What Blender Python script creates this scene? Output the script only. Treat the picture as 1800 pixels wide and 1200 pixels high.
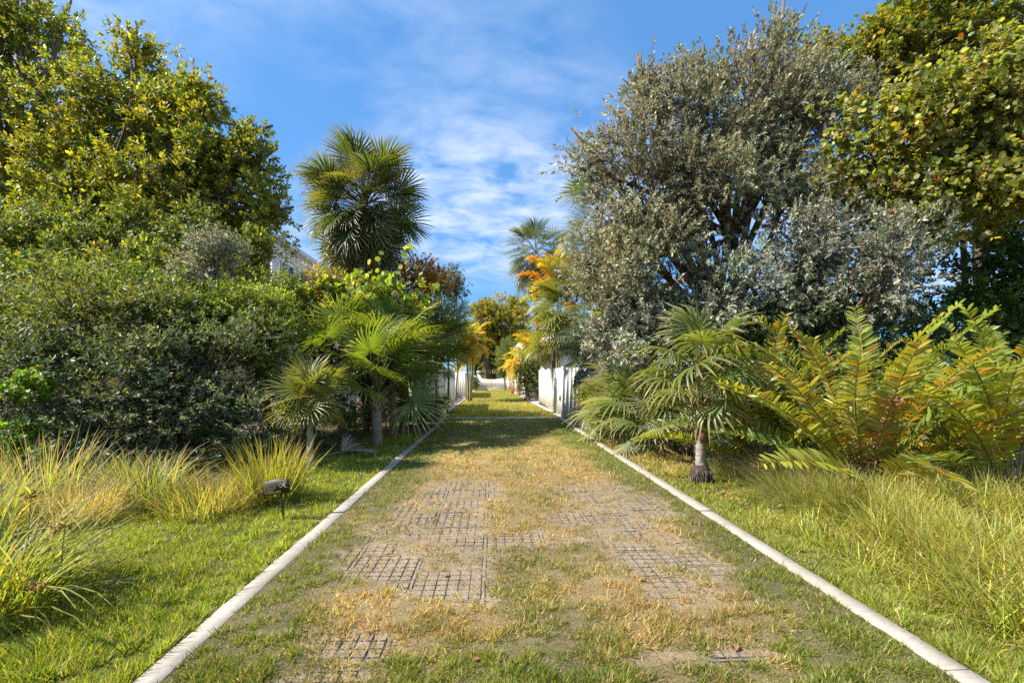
import bpy, math, random
import numpy as np
from mathutils import Matrix, Vector

for o in list(bpy.data.objects):
    bpy.data.objects.remove(o)
SC = bpy.context.scene
COL = SC.collection
R = math.radians

# ------------------------------------------------------------------ camera
CAM_H, FPX, HORIZON = 1.6, 835.0, 662.0
YAW = math.atan(36 / FPX)
cam_data = bpy.data.cameras.new('camera')
cam_data.sensor_width = 36.0
cam_data.lens = FPX / 1800 * 36
cam_data.shift_y = (HORIZON - 600) / 1800
cam_data.clip_start, cam_data.clip_end = 0.05, 3000
cam = bpy.data.objects.new('camera', cam_data)
cam.location = (0, 0, CAM_H)
cam.rotation_euler = (R(90), 0, -YAW)
COL.objects.link(cam)
SC.camera = cam

# ------------------------------------------------------------------ sky, sun, exposure
SUN_AZ, SUN_EL = R(-96), R(45)            # azimuth measured from +Y, negative = to the left
SUNV = Vector((math.sin(SUN_AZ) * math.cos(SUN_EL), math.cos(SUN_AZ) * math.cos(SUN_EL), math.sin(SUN_EL)))
world = bpy.data.worlds.new('World')
SC.world = world
world.use_nodes = True
wt = world.node_tree
wt.nodes.clear()


def nd(tree, kind, **kw):
    n = tree.nodes.new(kind)
    for k, v in kw.items():
        if k.startswith('i_'):
            key = k[2:]
            n.inputs[int(key) if key.isdigit() else key].default_value = v
        else:
            setattr(n, k, v)
    return n


def math_n(tree, op, a, b=None, clamp=False):
    n = tree.nodes.new('ShaderNodeMath')
    n.operation = op
    n.use_clamp = clamp
    for i, s in enumerate((a, b)):
        if s is None:
            continue
        if isinstance(s, (int, float)):
            n.inputs[i].default_value = s
        else:
            tree.links.new(s, n.inputs[i])
    return n.outputs[0]


sky = nd(wt, 'ShaderNodeTexSky', sky_type='NISHITA', sun_disc=False)
sky.sun_elevation = SUN_EL
sky.sun_rotation = SUN_AZ
sky.air_density, sky.dust_density, sky.ozone_density = 1.0, 0.1, 3.0
gam = nd(wt, 'ShaderNodeGamma', i_Gamma=0.45)            # photo-like grade: flatter brightness, deeper blue, over the whole sky
wt.links.new(sky.outputs[0], gam.inputs['Color'])
hsv = nd(wt, 'ShaderNodeMix', data_type='RGBA', blend_type='MULTIPLY', clamp_result=False)
hsv.inputs[0].default_value = 1.0
hsv.inputs[7].default_value = (0.48, 1.03, 1.72, 1)
wt.links.new(gam.outputs[0], hsv.inputs[6])
tc = nd(wt, 'ShaderNodeTexCoord')
sep = nd(wt, 'ShaderNodeSeparateXYZ')
wt.links.new(tc.outputs['Generated'], sep.inputs[0])
zz = math_n(wt, 'ADD', math_n(wt, 'MAXIMUM', sep.outputs[2], 0.0), 0.16)
cx = math_n(wt, 'DIVIDE', sep.outputs[0], zz)
cy = math_n(wt, 'DIVIDE', sep.outputs[1], zz)
comb = nd(wt, 'ShaderNodeCombineXYZ')
wt.links.new(cx, comb.inputs[0])
wt.links.new(cy, comb.inputs[1])
mp = nd(wt, 'ShaderNodeMapping')
mp.inputs['Location'].default_value = (8.26, 1.3, 0)
mp.inputs['Rotation'].default_value = (0, 0, R(20))
wt.links.new(comb.outputs[0], mp.inputs[0])
big = nd(wt, 'ShaderNodeTexNoise', i_Scale=0.55, i_Detail=3.0, i_Roughness=0.5)
wt.links.new(mp.outputs[0], big.inputs['Vector'])
mp2 = nd(wt, 'ShaderNodeMapping')
mp2.inputs['Scale'].default_value = (1.0, 1.35, 1)
mp2.inputs['Rotation'].default_value = (0, 0, R(-25))
wt.links.new(comb.outputs[0], mp2.inputs[0])
small = nd(wt, 'ShaderNodeTexNoise', i_Scale=4.2, i_Detail=8.0, i_Roughness=0.62, i_Distortion=0.25)
wt.links.new(mp2.outputs[0], small.inputs['Vector'])
mrb = nd(wt, 'ShaderNodeMapRange')
mrb.inputs[1].default_value, mrb.inputs[2].default_value = 0.39, 0.57
wt.links.new(big.outputs[0], mrb.inputs[0])
mrs = nd(wt, 'ShaderNodeMapRange')
mrs.inputs[1].default_value, mrs.inputs[2].default_value = 0.36, 0.61
wt.links.new(small.outputs[0], mrs.inputs[0])
cloud = math_n(wt, 'MULTIPLY', math_n(wt, 'MULTIPLY', mrb.outputs[0], mrs.outputs[0]), 0.8, clamp=True)
cmix = nd(wt, 'ShaderNodeMix', data_type='RGBA')
wt.links.new(cloud, cmix.inputs[0])
wt.links.new(hsv.outputs[2], cmix.inputs[6])
cmix.inputs[7].default_value = (2.9, 3.35, 4.3, 1)
bg = nd(wt, 'ShaderNodeBackground', i_Strength=0.13)
wt.links.new(cmix.outputs[2], bg.inputs[0])
wo = nd(wt, 'ShaderNodeOutputWorld')
wt.links.new(bg.outputs[0], wo.inputs[0])

sun_data = bpy.data.lights.new('sun', 'SUN')
sun_data.energy = 4.8
sun_data.angle = R(0.5)
sun_data.color = (1.0, 0.925, 0.81)
sun = bpy.data.objects.new('sun', sun_data)
sun.rotation_euler = SUNV.to_track_quat('Z', 'Y').to_euler()
sun.location = SUNV * 60
COL.objects.link(sun)

SC.view_settings.view_transform = 'Standard'
SC.view_settings.look = 'None'
SC.view_settings.gamma = 1.0
SC.view_settings.exposure = 1.16
SC.render.engine = 'CYCLES'
cy_ = SC.cycles
cy_.max_bounces, cy_.diffuse_bounces, cy_.glossy_bounces, cy_.transmission_bounces, cy_.transparent_max_bounces = 8, 5, 2, 6, 4
cy_.use_denoising = False
cy_.sample_clamp_indirect = 6.0
cy_.caustics_reflective = cy_.caustics_refractive = False

# ------------------------------------------------------------------ helpers
rng = np.random.default_rng(11)
RIGHT = np.array([math.cos(YAW), -math.sin(YAW), 0.0])
FWD = np.array([math.sin(YAW), math.cos(YAW), 0.0])
UP = np.array([0.0, 0.0, 1.0])


def at(px, py, d):
    """photo pixel and distance in metres -> world point"""
    return RIGHT * ((px - 900) * d / FPX) + FWD * d + UP * (CAM_H + (HORIZON - py) * d / FPX)


def ground(px, d, z=0.0):
    p = at(px, HORIZON, d)
    p[2] = z
    return p


def nrm(a):
    return a / np.maximum(np.linalg.norm(a, axis=-1, keepdims=True), 1e-9)


def runit(n):
    return nrm(rng.normal(size=(n, 3)))


def hash2(ix, iy, seed):
    h = (ix.astype(np.int64) * 374761393 + iy.astype(np.int64) * 668265263 + seed * 1442695041) & 0x7fffffff
    h = ((h ^ (h >> 13)) * 1274126177) & 0x7fffffff
    return ((h ^ (h >> 16)) & 0xffff) / 65535.0


def vnoise(x, y, scale, seed):
    x, y = x * scale, y * scale
    ix, iy = np.floor(x), np.floor(y)
    fx, fy = x - ix, y - iy
    fx, fy = fx * fx * (3 - 2 * fx), fy * fy * (3 - 2 * fy)
    a = hash2(ix, iy, seed) * (1 - fx) + hash2(ix + 1, iy, seed) * fx
    b = hash2(ix, iy + 1, seed) * (1 - fx) + hash2(ix + 1, iy + 1, seed) * fx
    return a * (1 - fy) + b * fy


def fbm(x, y, scale, seed, octs=4):
    s, a, t = 0, 1.0, 0
    for k in range(octs):
        s = s + a * vnoise(x, y, scale * 2 ** k, seed + k * 17)
        t += a
        a *= 0.55
    return s / t


class Buf:
    def __init__(self):
        self.v, self.f, self.c, self.n = [], [], [], 0

    def add(self, v, faces, col=(0.5, 0.5, 0.5)):
        v = np.asarray(v, float).reshape(-1, 3)
        col = np.asarray(col, float)
        if col.ndim == 1:
            col = np.tile(col, (len(v), 1))
        self.v.append(v)
        self.c.append(col)
        for f in faces:
            self.f.append(np.asarray(f, np.int64) + self.n)
        self.n += len(v)
        return self

    def mesh(self, name, mat, origin=(0, 0, 0), smooth=False):
        v = np.concatenate(self.v) - np.asarray(origin, float)
        c = np.concatenate(self.c)
        me = bpy.data.meshes.new(name)
        loops = np.concatenate([f.reshape(-1) for f in self.f])
        tot = np.concatenate([np.full(len(f), f.shape[1]) for f in self.f])
        start = np.concatenate([[0], np.cumsum(tot)[:-1]])
        me.vertices.add(len(v))
        me.vertices.foreach_set('co', v.astype(np.float32).ravel())
        me.loops.add(len(loops))
        me.loops.foreach_set('vertex_index', loops.astype(np.int32))
        me.polygons.add(len(tot))
        me.polygons.foreach_set('loop_start', start.astype(np.int32))
        me.update(calc_edges=True)
        if smooth:
            me.polygons.foreach_set('use_smooth', np.ones(len(tot), bool))
        a = me.color_attributes.new('Col', 'FLOAT_COLOR', 'POINT')
        a.data.foreach_set('color', np.concatenate([c, np.ones((len(c), 1))], 1).astype(np.float32).ravel())
        me.materials.append(mat)
        return me


def tag(o, label=None, cat=None, group=None, kind=None):
    if label: o['label'] = label
    if cat: o['category'] = cat
    if group: o['group'] = group
    if kind: o['kind'] = kind
    return o


def link(name, me, parent=None):
    o = bpy.data.objects.new(name, me)
    COL.objects.link(o)
    if parent is not None:
        o.parent = parent
    return o


def thing(name, label, cat, loc, group=None):
    o = bpy.data.objects.new(name, None)
    o.empty_display_size = 0.1
    COL.objects.link(o)
    o.location = tuple(loc)
    return tag(o, label, cat, group)


def part(name, buf, mat, root, smooth=False, kind=None):
    o = link(name, buf.mesh(name, mat, root.location, smooth), root)
    if kind:
        o['kind'] = kind
    return o


def box_v(x0, x1, y0, y1, z0, z1):
    v = np.array([[x, y, z] for z in (z0, z1) for y in (y0, y1) for x in (x0, x1)], float)
    f = np.array([[0, 2, 3, 1], [4, 5, 7, 6], [0, 1, 5, 4], [2, 6, 7, 3], [0, 4, 6, 2], [1, 3, 7, 5]])
    return v, f


def add_box(b, x0, x1, y0, y1, z0, z1, col=(0.5, 0.5, 0.5)):
    v, f = box_v(x0, x1, y0, y1, z0, z1)
    b.add(v, [f], col)


def tube(b, pts, rad, sides=6, col=(0.2, 0.15, 0.1), cap=True):
    pts = np.asarray(pts, float)
    n = len(pts)
    rad = np.broadcast_to(np.asarray(rad, float), (n,))
    t = nrm(np.gradient(pts, axis=0))
    ref = np.array([0.31, 0.17, 0.94]) if abs(t[0][2]) < 0.9 else np.array([0.94, 0.2, 0.1])
    u = nrm(np.cross(t, ref))
    w = np.cross(t, u)
    a = np.linspace(0, 2 * math.pi, sides, endpoint=False)
    v = pts[:, None] + rad[:, None, None] * (np.cos(a)[None, :, None] * u[:, None] + np.sin(a)[None, :, None] * w[:, None])
    i = np.arange(n - 1)[:, None] * sides
    k = np.arange(sides)[None]
    k2 = (k + 1) % sides
    q = np.stack([i + k, i + k2, i + sides + k2, i + sides + k], -1).reshape(-1, 4)
    fs = [q]
    if cap:
        fs += [np.array([list(range(sides))[::-1]]), np.array([[(n - 1) * sides + j for j in range(sides)]])]
    b.add(v.reshape(-1, 3), fs, col)


def bez(p0, p1, p2, n):
    t = np.linspace(0, 1, n)[:, None]
    return (1 - t) ** 2 * np.asarray(p0) + 2 * t * (1 - t) * np.asarray(p1) + t * t * np.asarray(p2)


# ------------------------------------------------------------------ materials
def new_mat(name):
    m = bpy.data.materials.new(name)
    m.use_nodes = True
    t = m.node_tree
    t.nodes.clear()
    out = t.nodes.new('ShaderNodeOutputMaterial')
    return m, t, out


def leaf_mat(name, trans=0.4, rough=0.45, gain=(1.9, 1.7, 0.5), spec=0.4):
    m, t, out = new_mat(name)
    a = nd(t, 'ShaderNodeAttribute', attribute_name='Col')
    p = nd(t, 'ShaderNodeBsdfPrincipled', i_Roughness=rough)
    p.inputs['Specular IOR Level'].default_value = spec
    t.links.new(a.outputs['Color'], p.inputs['Base Color'])
    g = nd(t, 'ShaderNodeMix', data_type='RGBA', blend_type='MULTIPLY')
    g.inputs[0].default_value = 1.0
    g.clamp_result = False
    t.links.new(a.outputs['Color'], g.inputs[6])
    g.inputs[7].default_value = (*gain, 1)
    tr = nd(t, 'ShaderNodeBsdfTranslucent')
    t.links.new(g.outputs[2], tr.inputs['Color'])
    mx = nd(t, 'ShaderNodeMixShader')
    mx.inputs[0].default_value = trans
    t.links.new(p.outputs[0], mx.inputs[1])
    t.links.new(tr.outputs[0], mx.inputs[2])
    t.links.new(mx.outputs[0], out.inputs[0])
    return m


def rough_mat(name, scale=20.0, bump=0.3, vary=0.35, rough=0.85, col=None, detail=6.0, dist=0.01, stretch=(1, 1, 1)):
    """base colour (attribute or constant) varied by noise, with a fine bump"""
    m, t, out = new_mat(name)
    p = nd(t, 'ShaderNodeBsdfPrincipled', i_Roughness=rough)
    p.inputs['Specular IOR Level'].default_value = 0.25
    tcn = nd(t, 'ShaderNodeTexCoord')
    mpn = nd(t, 'ShaderNodeMapping')
    mpn.inputs['Scale'].default_value = stretch
    t.links.new(tcn.outputs['Object'], mpn.inputs[0])
    nz = nd(t, 'ShaderNodeTexNoise', i_Scale=scale, i_Detail=detail, i_Roughness=0.6)
    t.links.new(mpn.outputs[0], nz.inputs['Vector'])
    mr = nd(t, 'ShaderNodeMapRange')
    mr.inputs[1].default_value, mr.inputs[2].default_value = 0.3, 0.7
    mr.inputs[3].default_value, mr.inputs[4].default_value = 1 - vary, 1 + vary
    t.links.new(nz.outputs[0], mr.inputs[0])
    mu = nd(t, 'ShaderNodeMix', data_type='RGBA', blend_type='MULTIPLY')
    mu.inputs[0].default_value = 1.0
    mu.clamp_result = False
    if col is None:
        a = nd(t, 'ShaderNodeAttribute', attribute_name='Col')
        t.links.new(a.outputs['Color'], mu.inputs[6])
    else:
        mu.inputs[6].default_value = (*col, 1)
    t.links.new(mr.outputs[0], mu.inputs[7])
    t.links.new(mu.outputs[2], p.inputs['Base Color'])
    if bump:
        bp = nd(t, 'ShaderNodeBump', i_Strength=bump, i_Distance=dist)
        t.links.new(nz.outputs[0], bp.inputs['Height'])
        t.links.new(bp.outputs[0], p.inputs['Normal'])
    t.links.new(p.outputs[0], out.inputs[0])
    return m


def plain_mat(name, col, rough=0.5, metal=0.0, spec=0.5):
    return rough_mat(name, 9.0, 0.05, 0.06, rough, col)


M_LEAF = leaf_mat('leaf_soft', 0.48, 0.5)
M_GLOSS = leaf_mat('leaf_glossy', 0.35, 0.45, spec=0.4)
M_SILVER = leaf_mat('leaf_silver', 0.25, 0.55, gain=(1.3, 1.3, 0.9))
M_PALM = leaf_mat('leaf_palm', 0.4, 0.36, spec=0.5)
M_GRASS = leaf_mat('grass_blade', 0.42, 0.5)
M_DEAD = leaf_mat('dead_leaf', 0.25, 0.75, gain=(1.3, 1.1, 0.8), spec=0.15)
M_BARK = rough_mat('bark', 14, 0.8, 0.4, 0.9, dist=0.03, stretch=(1, 1, 0.3))
M_PALMBARK = rough_mat('palm_bark', 10, 0.7, 0.35, 0.9, dist=0.02, stretch=(0.5, 0.5, 4))
M_SOIL = rough_mat('soil', 7, 0.8, 0.45, 0.95, dist=0.03)
M_DRIVE = rough_mat('drive_soil', 45, 0.7, 0.4, 0.95, dist=0.015)
M_CONC = rough_mat('concrete', 34, 0.15, 0.16, 0.8, dist=0.004)
M_GRID = rough_mat('grid_plastic', 30, 0.2, 0.4, 0.7, (0.06, 0.058, 0.058))
M_WHITE = rough_mat('white_paint', 6, 0.08, 0.07, 0.55, (0.82, 0.79, 0.72), stretch=(1, 1, 0.25))
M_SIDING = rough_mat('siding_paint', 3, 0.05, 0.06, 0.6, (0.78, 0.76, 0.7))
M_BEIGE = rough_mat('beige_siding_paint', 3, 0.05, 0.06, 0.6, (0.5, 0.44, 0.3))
M_ROOF = rough_mat('metal_roof', 4, 0.05, 0.1, 0.4, (0.55, 0.55, 0.54))
M_FRAME = rough_mat('window_frame', 5, 0.0, 0.05, 0.5, (0.72, 0.74, 0.76))
M_DARK = rough_mat('dark_metal', 5, 0.05, 0.1, 0.45, (0.03, 0.03, 0.035))
M_WOOD = rough_mat('brown_door_wood', 8, 0.2, 0.3, 0.6, (0.27, 0.12, 0.05), stretch=(4, 4, 0.4))
M_SIGN = rough_mat('bronze_sign', 30, 0.25, 0.25, 0.5, (0.035, 0.03, 0.022))
M_GOLD = rough_mat('tan_lettering', 30, 0.05, 0.1, 0.55, (0.45, 0.37, 0.18))
M_POT = rough_mat('terracotta', 12, 0.1, 0.15, 0.7, (0.5, 0.13, 0.05))


def glass_mat():
    m, t, out = new_mat('window_glass')
    p = nd(t, 'ShaderNodeBsdfPrincipled', i_Roughness=0.06)
    p.inputs['Base Color'].default_value = (0.05, 0.06, 0.08, 1)
    p.inputs['Specular IOR Level'].default_value = 0.8
    t.links.new(p.outputs[0], out.inputs[0])
    return m


M_GLASS = glass_mat()

# ------------------------------------------------------------------ leaves, crowns
T_DIAM = (np.array([[0, 0, 0], [-.5, .5, .1], [0, 1, -.06], [.5, .5, .1]]), [np.array([[0, 3, 2], [0, 2, 1]])])
T_OVAL = (np.array([[0, 0, 0], [-.5, .6, .1], [0, 1, -.04], [.5, .6, .1]]), [np.array([[0, 3, 2], [0, 2, 1]])])
_h = np.linspace(0, 2 * math.pi, 6, endpoint=False) + .5
T_HEX = (np.stack([np.sin(_h) * .54, .5 - np.cos(_h) * .5, .06 * np.cos(_h)], 1), [np.array([[0, 1, 2, 3, 4, 5]])])
_a = np.linspace(0, 2 * math.pi, 8, endpoint=False)
T_ROUND = (np.concatenate([[[0, .5, 0]], np.stack([np.sin(_a) * .52, .5 - np.cos(_a) * .5, .05 + 0.04 * np.cos(2 * _a)], 1)]),
           [np.array([[0, 1 + i, 1 + (i + 1) % 8] for i in range(8)])])


def pick(pal, n, jit=0.18):
    w = np.array([p[0] for p in pal], float)
    c = np.array([p[1] for p in pal], float)
    i = rng.choice(len(pal), n, p=w / w.sum())
    return c[i] * np.exp(rng.normal(0, jit, (n, 1))) * np.exp(rng.normal(0, jit * .4, (n, 3)))


def put(b, tmpl, pos, X, Y, Z, sx, sy, col):
    tv, tf = tmpl
    k, n = len(tv), len(pos)
    sx = np.broadcast_to(sx, (n,))
    sy = np.broadcast_to(sy, (n,))
    v = (pos[:, None] + tv[None, :, 0, None] * (sx[:, None] * X)[:, None] + tv[None, :, 1, None] * (sy[:, None] * Y)[:, None]
         + tv[None, :, 2, None] * (sx[:, None] * Z)[:, None])
    off = (np.arange(n) * k)[:, None, None]
    b.add(v.reshape(-1, 3), [(f[None] + off).reshape(-1, f.shape[1]) for f in tf], np.repeat(col, k, 0))


def perp(d):
    ref = np.where(np.abs(d[:, 2:3]) > .9, np.array([[1., 0, 0]]), np.array([[0, 0, 1.]]))
    u = nrm(np.cross(d, ref))
    return u, np.cross(d, u)


def sprigs(b, p, d, L, nl, ll, lw, tmpl, pal, ang=(35, 75), jit=0.18, flat=0.0, sprig_jit=0.12, tint=1.0):
    n = len(p)
    u, w = perp(d)
    t = np.sort(rng.uniform(.1, 1.0, (n, nl)), 1)
    az = np.arange(nl)[None] * 2.4 + rng.uniform(0, 6.28, (n, 1)) + rng.normal(0, .5, (n, nl))
    al = np.radians(rng.uniform(*ang, (n, nl))) * (1.15 - .45 * t)
    rad = np.cos(az)[..., None] * u[:, None] + np.sin(az)[..., None] * w[:, None]
    if flat:
        rad = rad * np.array([1, 1, 1 - flat])
    Y = nrm(d[:, None] * np.cos(al)[..., None] + rad * np.sin(al)[..., None] + rng.normal(0, .12, (n, nl, 3)))
    N = d[:, None] * (1 - flat) + UP * (flat + .25) + rng.normal(0, .3, (n, nl, 3))
    Z = nrm(N - (N * Y).sum(-1, keepdims=True) * Y)
    X = np.cross(Y, Z)
    pos = p[:, None] + d[:, None] * (L * t)[..., None]
    s = rng.uniform(.65, 1.15, n * nl)
    col = pick(pal, n * nl, jit) * np.repeat(np.exp(rng.normal(0, sprig_jit, (n, 1))) * tint, nl, 0)
    put(b, tmpl, pos.reshape(-1, 3), X.reshape(-1, 3), Y.reshape(-1, 3), Z.reshape(-1, 3), s * lw, s * ll, col)


def ell(px, py, d, rx, ry, rd):
    """ellipsoid from photo centre, distance, radii in photo pixels, and depth radius in metres"""
    k = d / FPX
    return (at(px, py, d), np.array([rx * k, rd, ry * k]))


def clumps(ells, n, shell=0.5, lump=0.18, keep=.42):
    area = np.array([e[1][0] * e[1][2] + e[1][0] * e[1][1] for e in ells])
    cs, os, eid = [], [], []
    for i, (c, r) in enumerate(ells):
        k = int(n * area[i] / area.sum() * 1.4) + 3
        u = runit(k)
        rr = (1 - shell * rng.random(k) ** 1.6) * (1 + rng.normal(0, lump, k))
        q = c + u * r * rr[:, None]
        ok = np.ones(k, bool)
        for j, (c2, r2) in enumerate(ells):
            if j != i:
                ok &= np.linalg.norm((q - c2) / r2, axis=1) > keep
        back = (u @ FWD) > .55
        ok &= ~(back & (rng.random(k) < .7))
        ok &= q[:, 2] > .05
        cs.append(q[ok]); os.append(nrm(u / r)[ok]); eid.append(np.full(ok.sum(), i))
    return np.concatenate(cs), np.concatenate(os), np.concatenate(eid)


BARK_C = (0.16, 0.11, 0.075)


def plant(name, label, cat, base, ells, n_clump, cr, per, leaf, pal, mat, tmpl=T_DIAM, trunk_r=.12, fork=.45, group=None,
          nl=11, L=.28, shell=.5, up=.35, ang=(35, 75), squash=.8, bark=BARK_C, flat=0.0, stems=1, twig=.35, lump=.18, jit=.18,
          wild=0.0, fork_pt=None, limb_bend=.3, lobes=3, wl=(.12, .5)):
    """tree or shrub: tapered trunk with limbs to every lobe, branchlets to the clumps, leaves on sprigs"""
    base = np.asarray(base, float)
    root = thing(name, label, cat, base, group)
    tb, cb = Buf(), Buf()
    cen = np.mean([e[0] for e in ells], 0)
    forks = []
    for s in range(stems):
        b0 = base + np.array([rng.normal(0, .18), rng.normal(0, .18), 0]) * (stems > 1)
        if fork_pt is not None and s == 0:
            fp = np.asarray(fork_pt, float)
        else:
            fp = b0 + (cen - b0) * fork + rng.normal(0, .12, 3) * (1 + .6 * (stems > 1))
        mid = (b0 + fp) / 2 + rng.normal(0, .06, 3)
        pts = bez(b0 - UP * .1, mid, fp, 7)
        tube(tb, pts, np.linspace(trunk_r, trunk_r * .72, 7), 8, bark)
        forks.append(fp)
    big = list(ells)
    for (c, r) in big:                         # secondary lobes roughen the outline
        for _ in range(lobes):
            u = nrm(rng.normal(size=3) * np.array([1, .8, 1]) - FWD * .45 + UP * .25)
            ells = ells + [(c + u * r * rng.uniform(.7, 1.0), r * rng.uniform(.28, .5))]
    cs, od, eid = clumps(ells, n_clump, shell, lump)
    ells = big + [e for e in ells[len(big):] if rng.random() < .5]
    for i, (c, r) in enumerate(ells):
        fp = forks[i % len(forks)]
        ctl = (fp + c) / 2 + rng.normal(0, limb_bend, 3) * np.linalg.norm(c - fp) * .35 + UP * .1
        end = c + (c - fp) * .15
        tube(tb, bez(fp, ctl, end, 8), np.linspace(trunk_r * .62, trunk_r * .2, 8), 6, bark)
        idx = np.where(eid == i)[0]
        rng.shuffle(idx)
        for j in idx[:int(len(idx) * twig) + 1]:
            s0 = fp + (c - fp) * rng.uniform(.55, 1.1)
            m = (s0 + cs[j]) / 2 + rng.normal(0, .12, 3) * np.linalg.norm(cs[j] - s0)
            tube(tb, bez(s0, m, cs[j], 5), np.linspace(trunk_r * .17, trunk_r * .05, 5), 4, bark, False)
    n = len(cs)
    crr = cr * np.exp(rng.normal(0, .25, n))
    k = np.maximum(2, (per * .8 * (crr / cr) ** 2).astype(int))
    ii = np.repeat(np.arange(n), k)
    off = runit(len(ii)) * (rng.random(len(ii)) ** .5)[:, None] * crr[ii][:, None] * np.array([1, 1, squash])
    p = cs[ii] + off
    d = nrm(od[ii] * .75 + nrm(off) * .55 + UP * up + rng.normal(0, .35, (len(ii), 3)))
    if wild:                                   # a few long shoots that break the outline
        w = rng.random(len(ii)) < wild
        p[w] += d[w] * rng.uniform(*wl, (w.sum(), 1))
    tint = np.exp(rng.normal(0, .16, (n, 1)) + rng.normal(0, .05, (n, 3)))[ii]
    p[:, 2] = np.maximum(p[:, 2], .04)
    sprigs(cb, p, d, L, nl, leaf[0] * 1.1, leaf[1] * 1.12, tmpl, pal, ang, jit, flat, tint=tint)
    part('trunk', tb, M_BARK, root, True)
    part('crown' if cat == 'tree' else 'foliage', cb, mat, root, kind='stuff')
    return root


# ------------------------------------------------------------------ palm fronds
def fan_mesh(name, Rr, Lp, nseg, spread, col, tipcol, fold=.25, droop=.35, tip=.35, split=.4, costa=0.0, bend=.35, pet_r=.012,
             pet_col=(.16, .17, .05), mat=None, ragged=.12, jit=.15):
    """petiole along +Y, blade of pleated segments at its end, upper face +Z"""
    b = Buf()
    th = np.linspace(0, bend, 7)
    seg = Lp / 6
    py = np.concatenate([[0], np.cumsum(np.cos(th[:-1]) * seg)])
    pz = np.concatenate([[0], -np.cumsum(np.sin(th[:-1]) * seg)])
    pts = np.stack([np.zeros(7), py, pz], 1)
    tube(b, pts, np.linspace(pet_r * 1.5, pet_r, 7), 4, pet_col, False)
    o, T = pts[-1], np.array([0, math.cos(bend), -math.sin(bend)])
    N = np.array([0, math.sin(bend), math.cos(bend)])
    S = np.array([1., 0, 0])
    sp = np.radians(spread)
    angs = np.linspace(-sp, sp, nseg)
    da = angs[1] - angs[0]
    st = np.array([.02, split, .62, .84, 1.0])
    vs, fs, cs = [], [], []
    for i, a in enumerate(angs):
        rl = Rr * (1 - .22 * (abs(a) / sp) ** 2) * (1 - ragged * rng.random())
        a2 = a + rng.normal(0, .02)
        cf = costa * Rr * (1 - abs(a) / sp)
        d = math.cos(a2) * T + math.sin(a2) * S
        w = -math.sin(a2) * T + math.cos(a2) * S
        td = tip * rng.uniform(.5, 1.6)
        lift = fold * abs(math.sin(a2))
        hw = np.array([.5 * da * st[0] + .002, .5 * da * split * 1.02, .5 * da * split * .9, .5 * da * split * .5, .0015]) * rl
        col_i = np.array(col) * math.exp(rng.normal(0, jit))
        for j, s in enumerate(st):
            r = s * rl
            z = lift * r - droop * r * s * .5 - td * max(0, s - split) ** 2 * rl - costa * .5 * (cf / max(Rr, .01)) * Rr * .5
            rr = r * (1 - .18 * td * max(0, s - split))
            c = o + T * cf + d * rr + N * z
            pl = hw[j] * .45
            vs += [c - w * hw[j] + N * pl, c - N * pl * .3, c + w * hw[j] + N * pl]
            cj = col_i * (1 - max(0, s - .62) / .38) + np.array(tipcol) * (max(0, s - .62) / .38)
            cs += [cj, cj * 1.08, cj]
        k = i * 15
        for j in range(4):
            q = k + j * 3
            fs += [[q, q + 1, q + 4, q + 3], [q + 1, q + 2, q + 5, q + 4]]
    b.add(np.array(vs), [np.array(fs)], np.array(cs))
    return b.mesh(name, mat or M_PALM)


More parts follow.
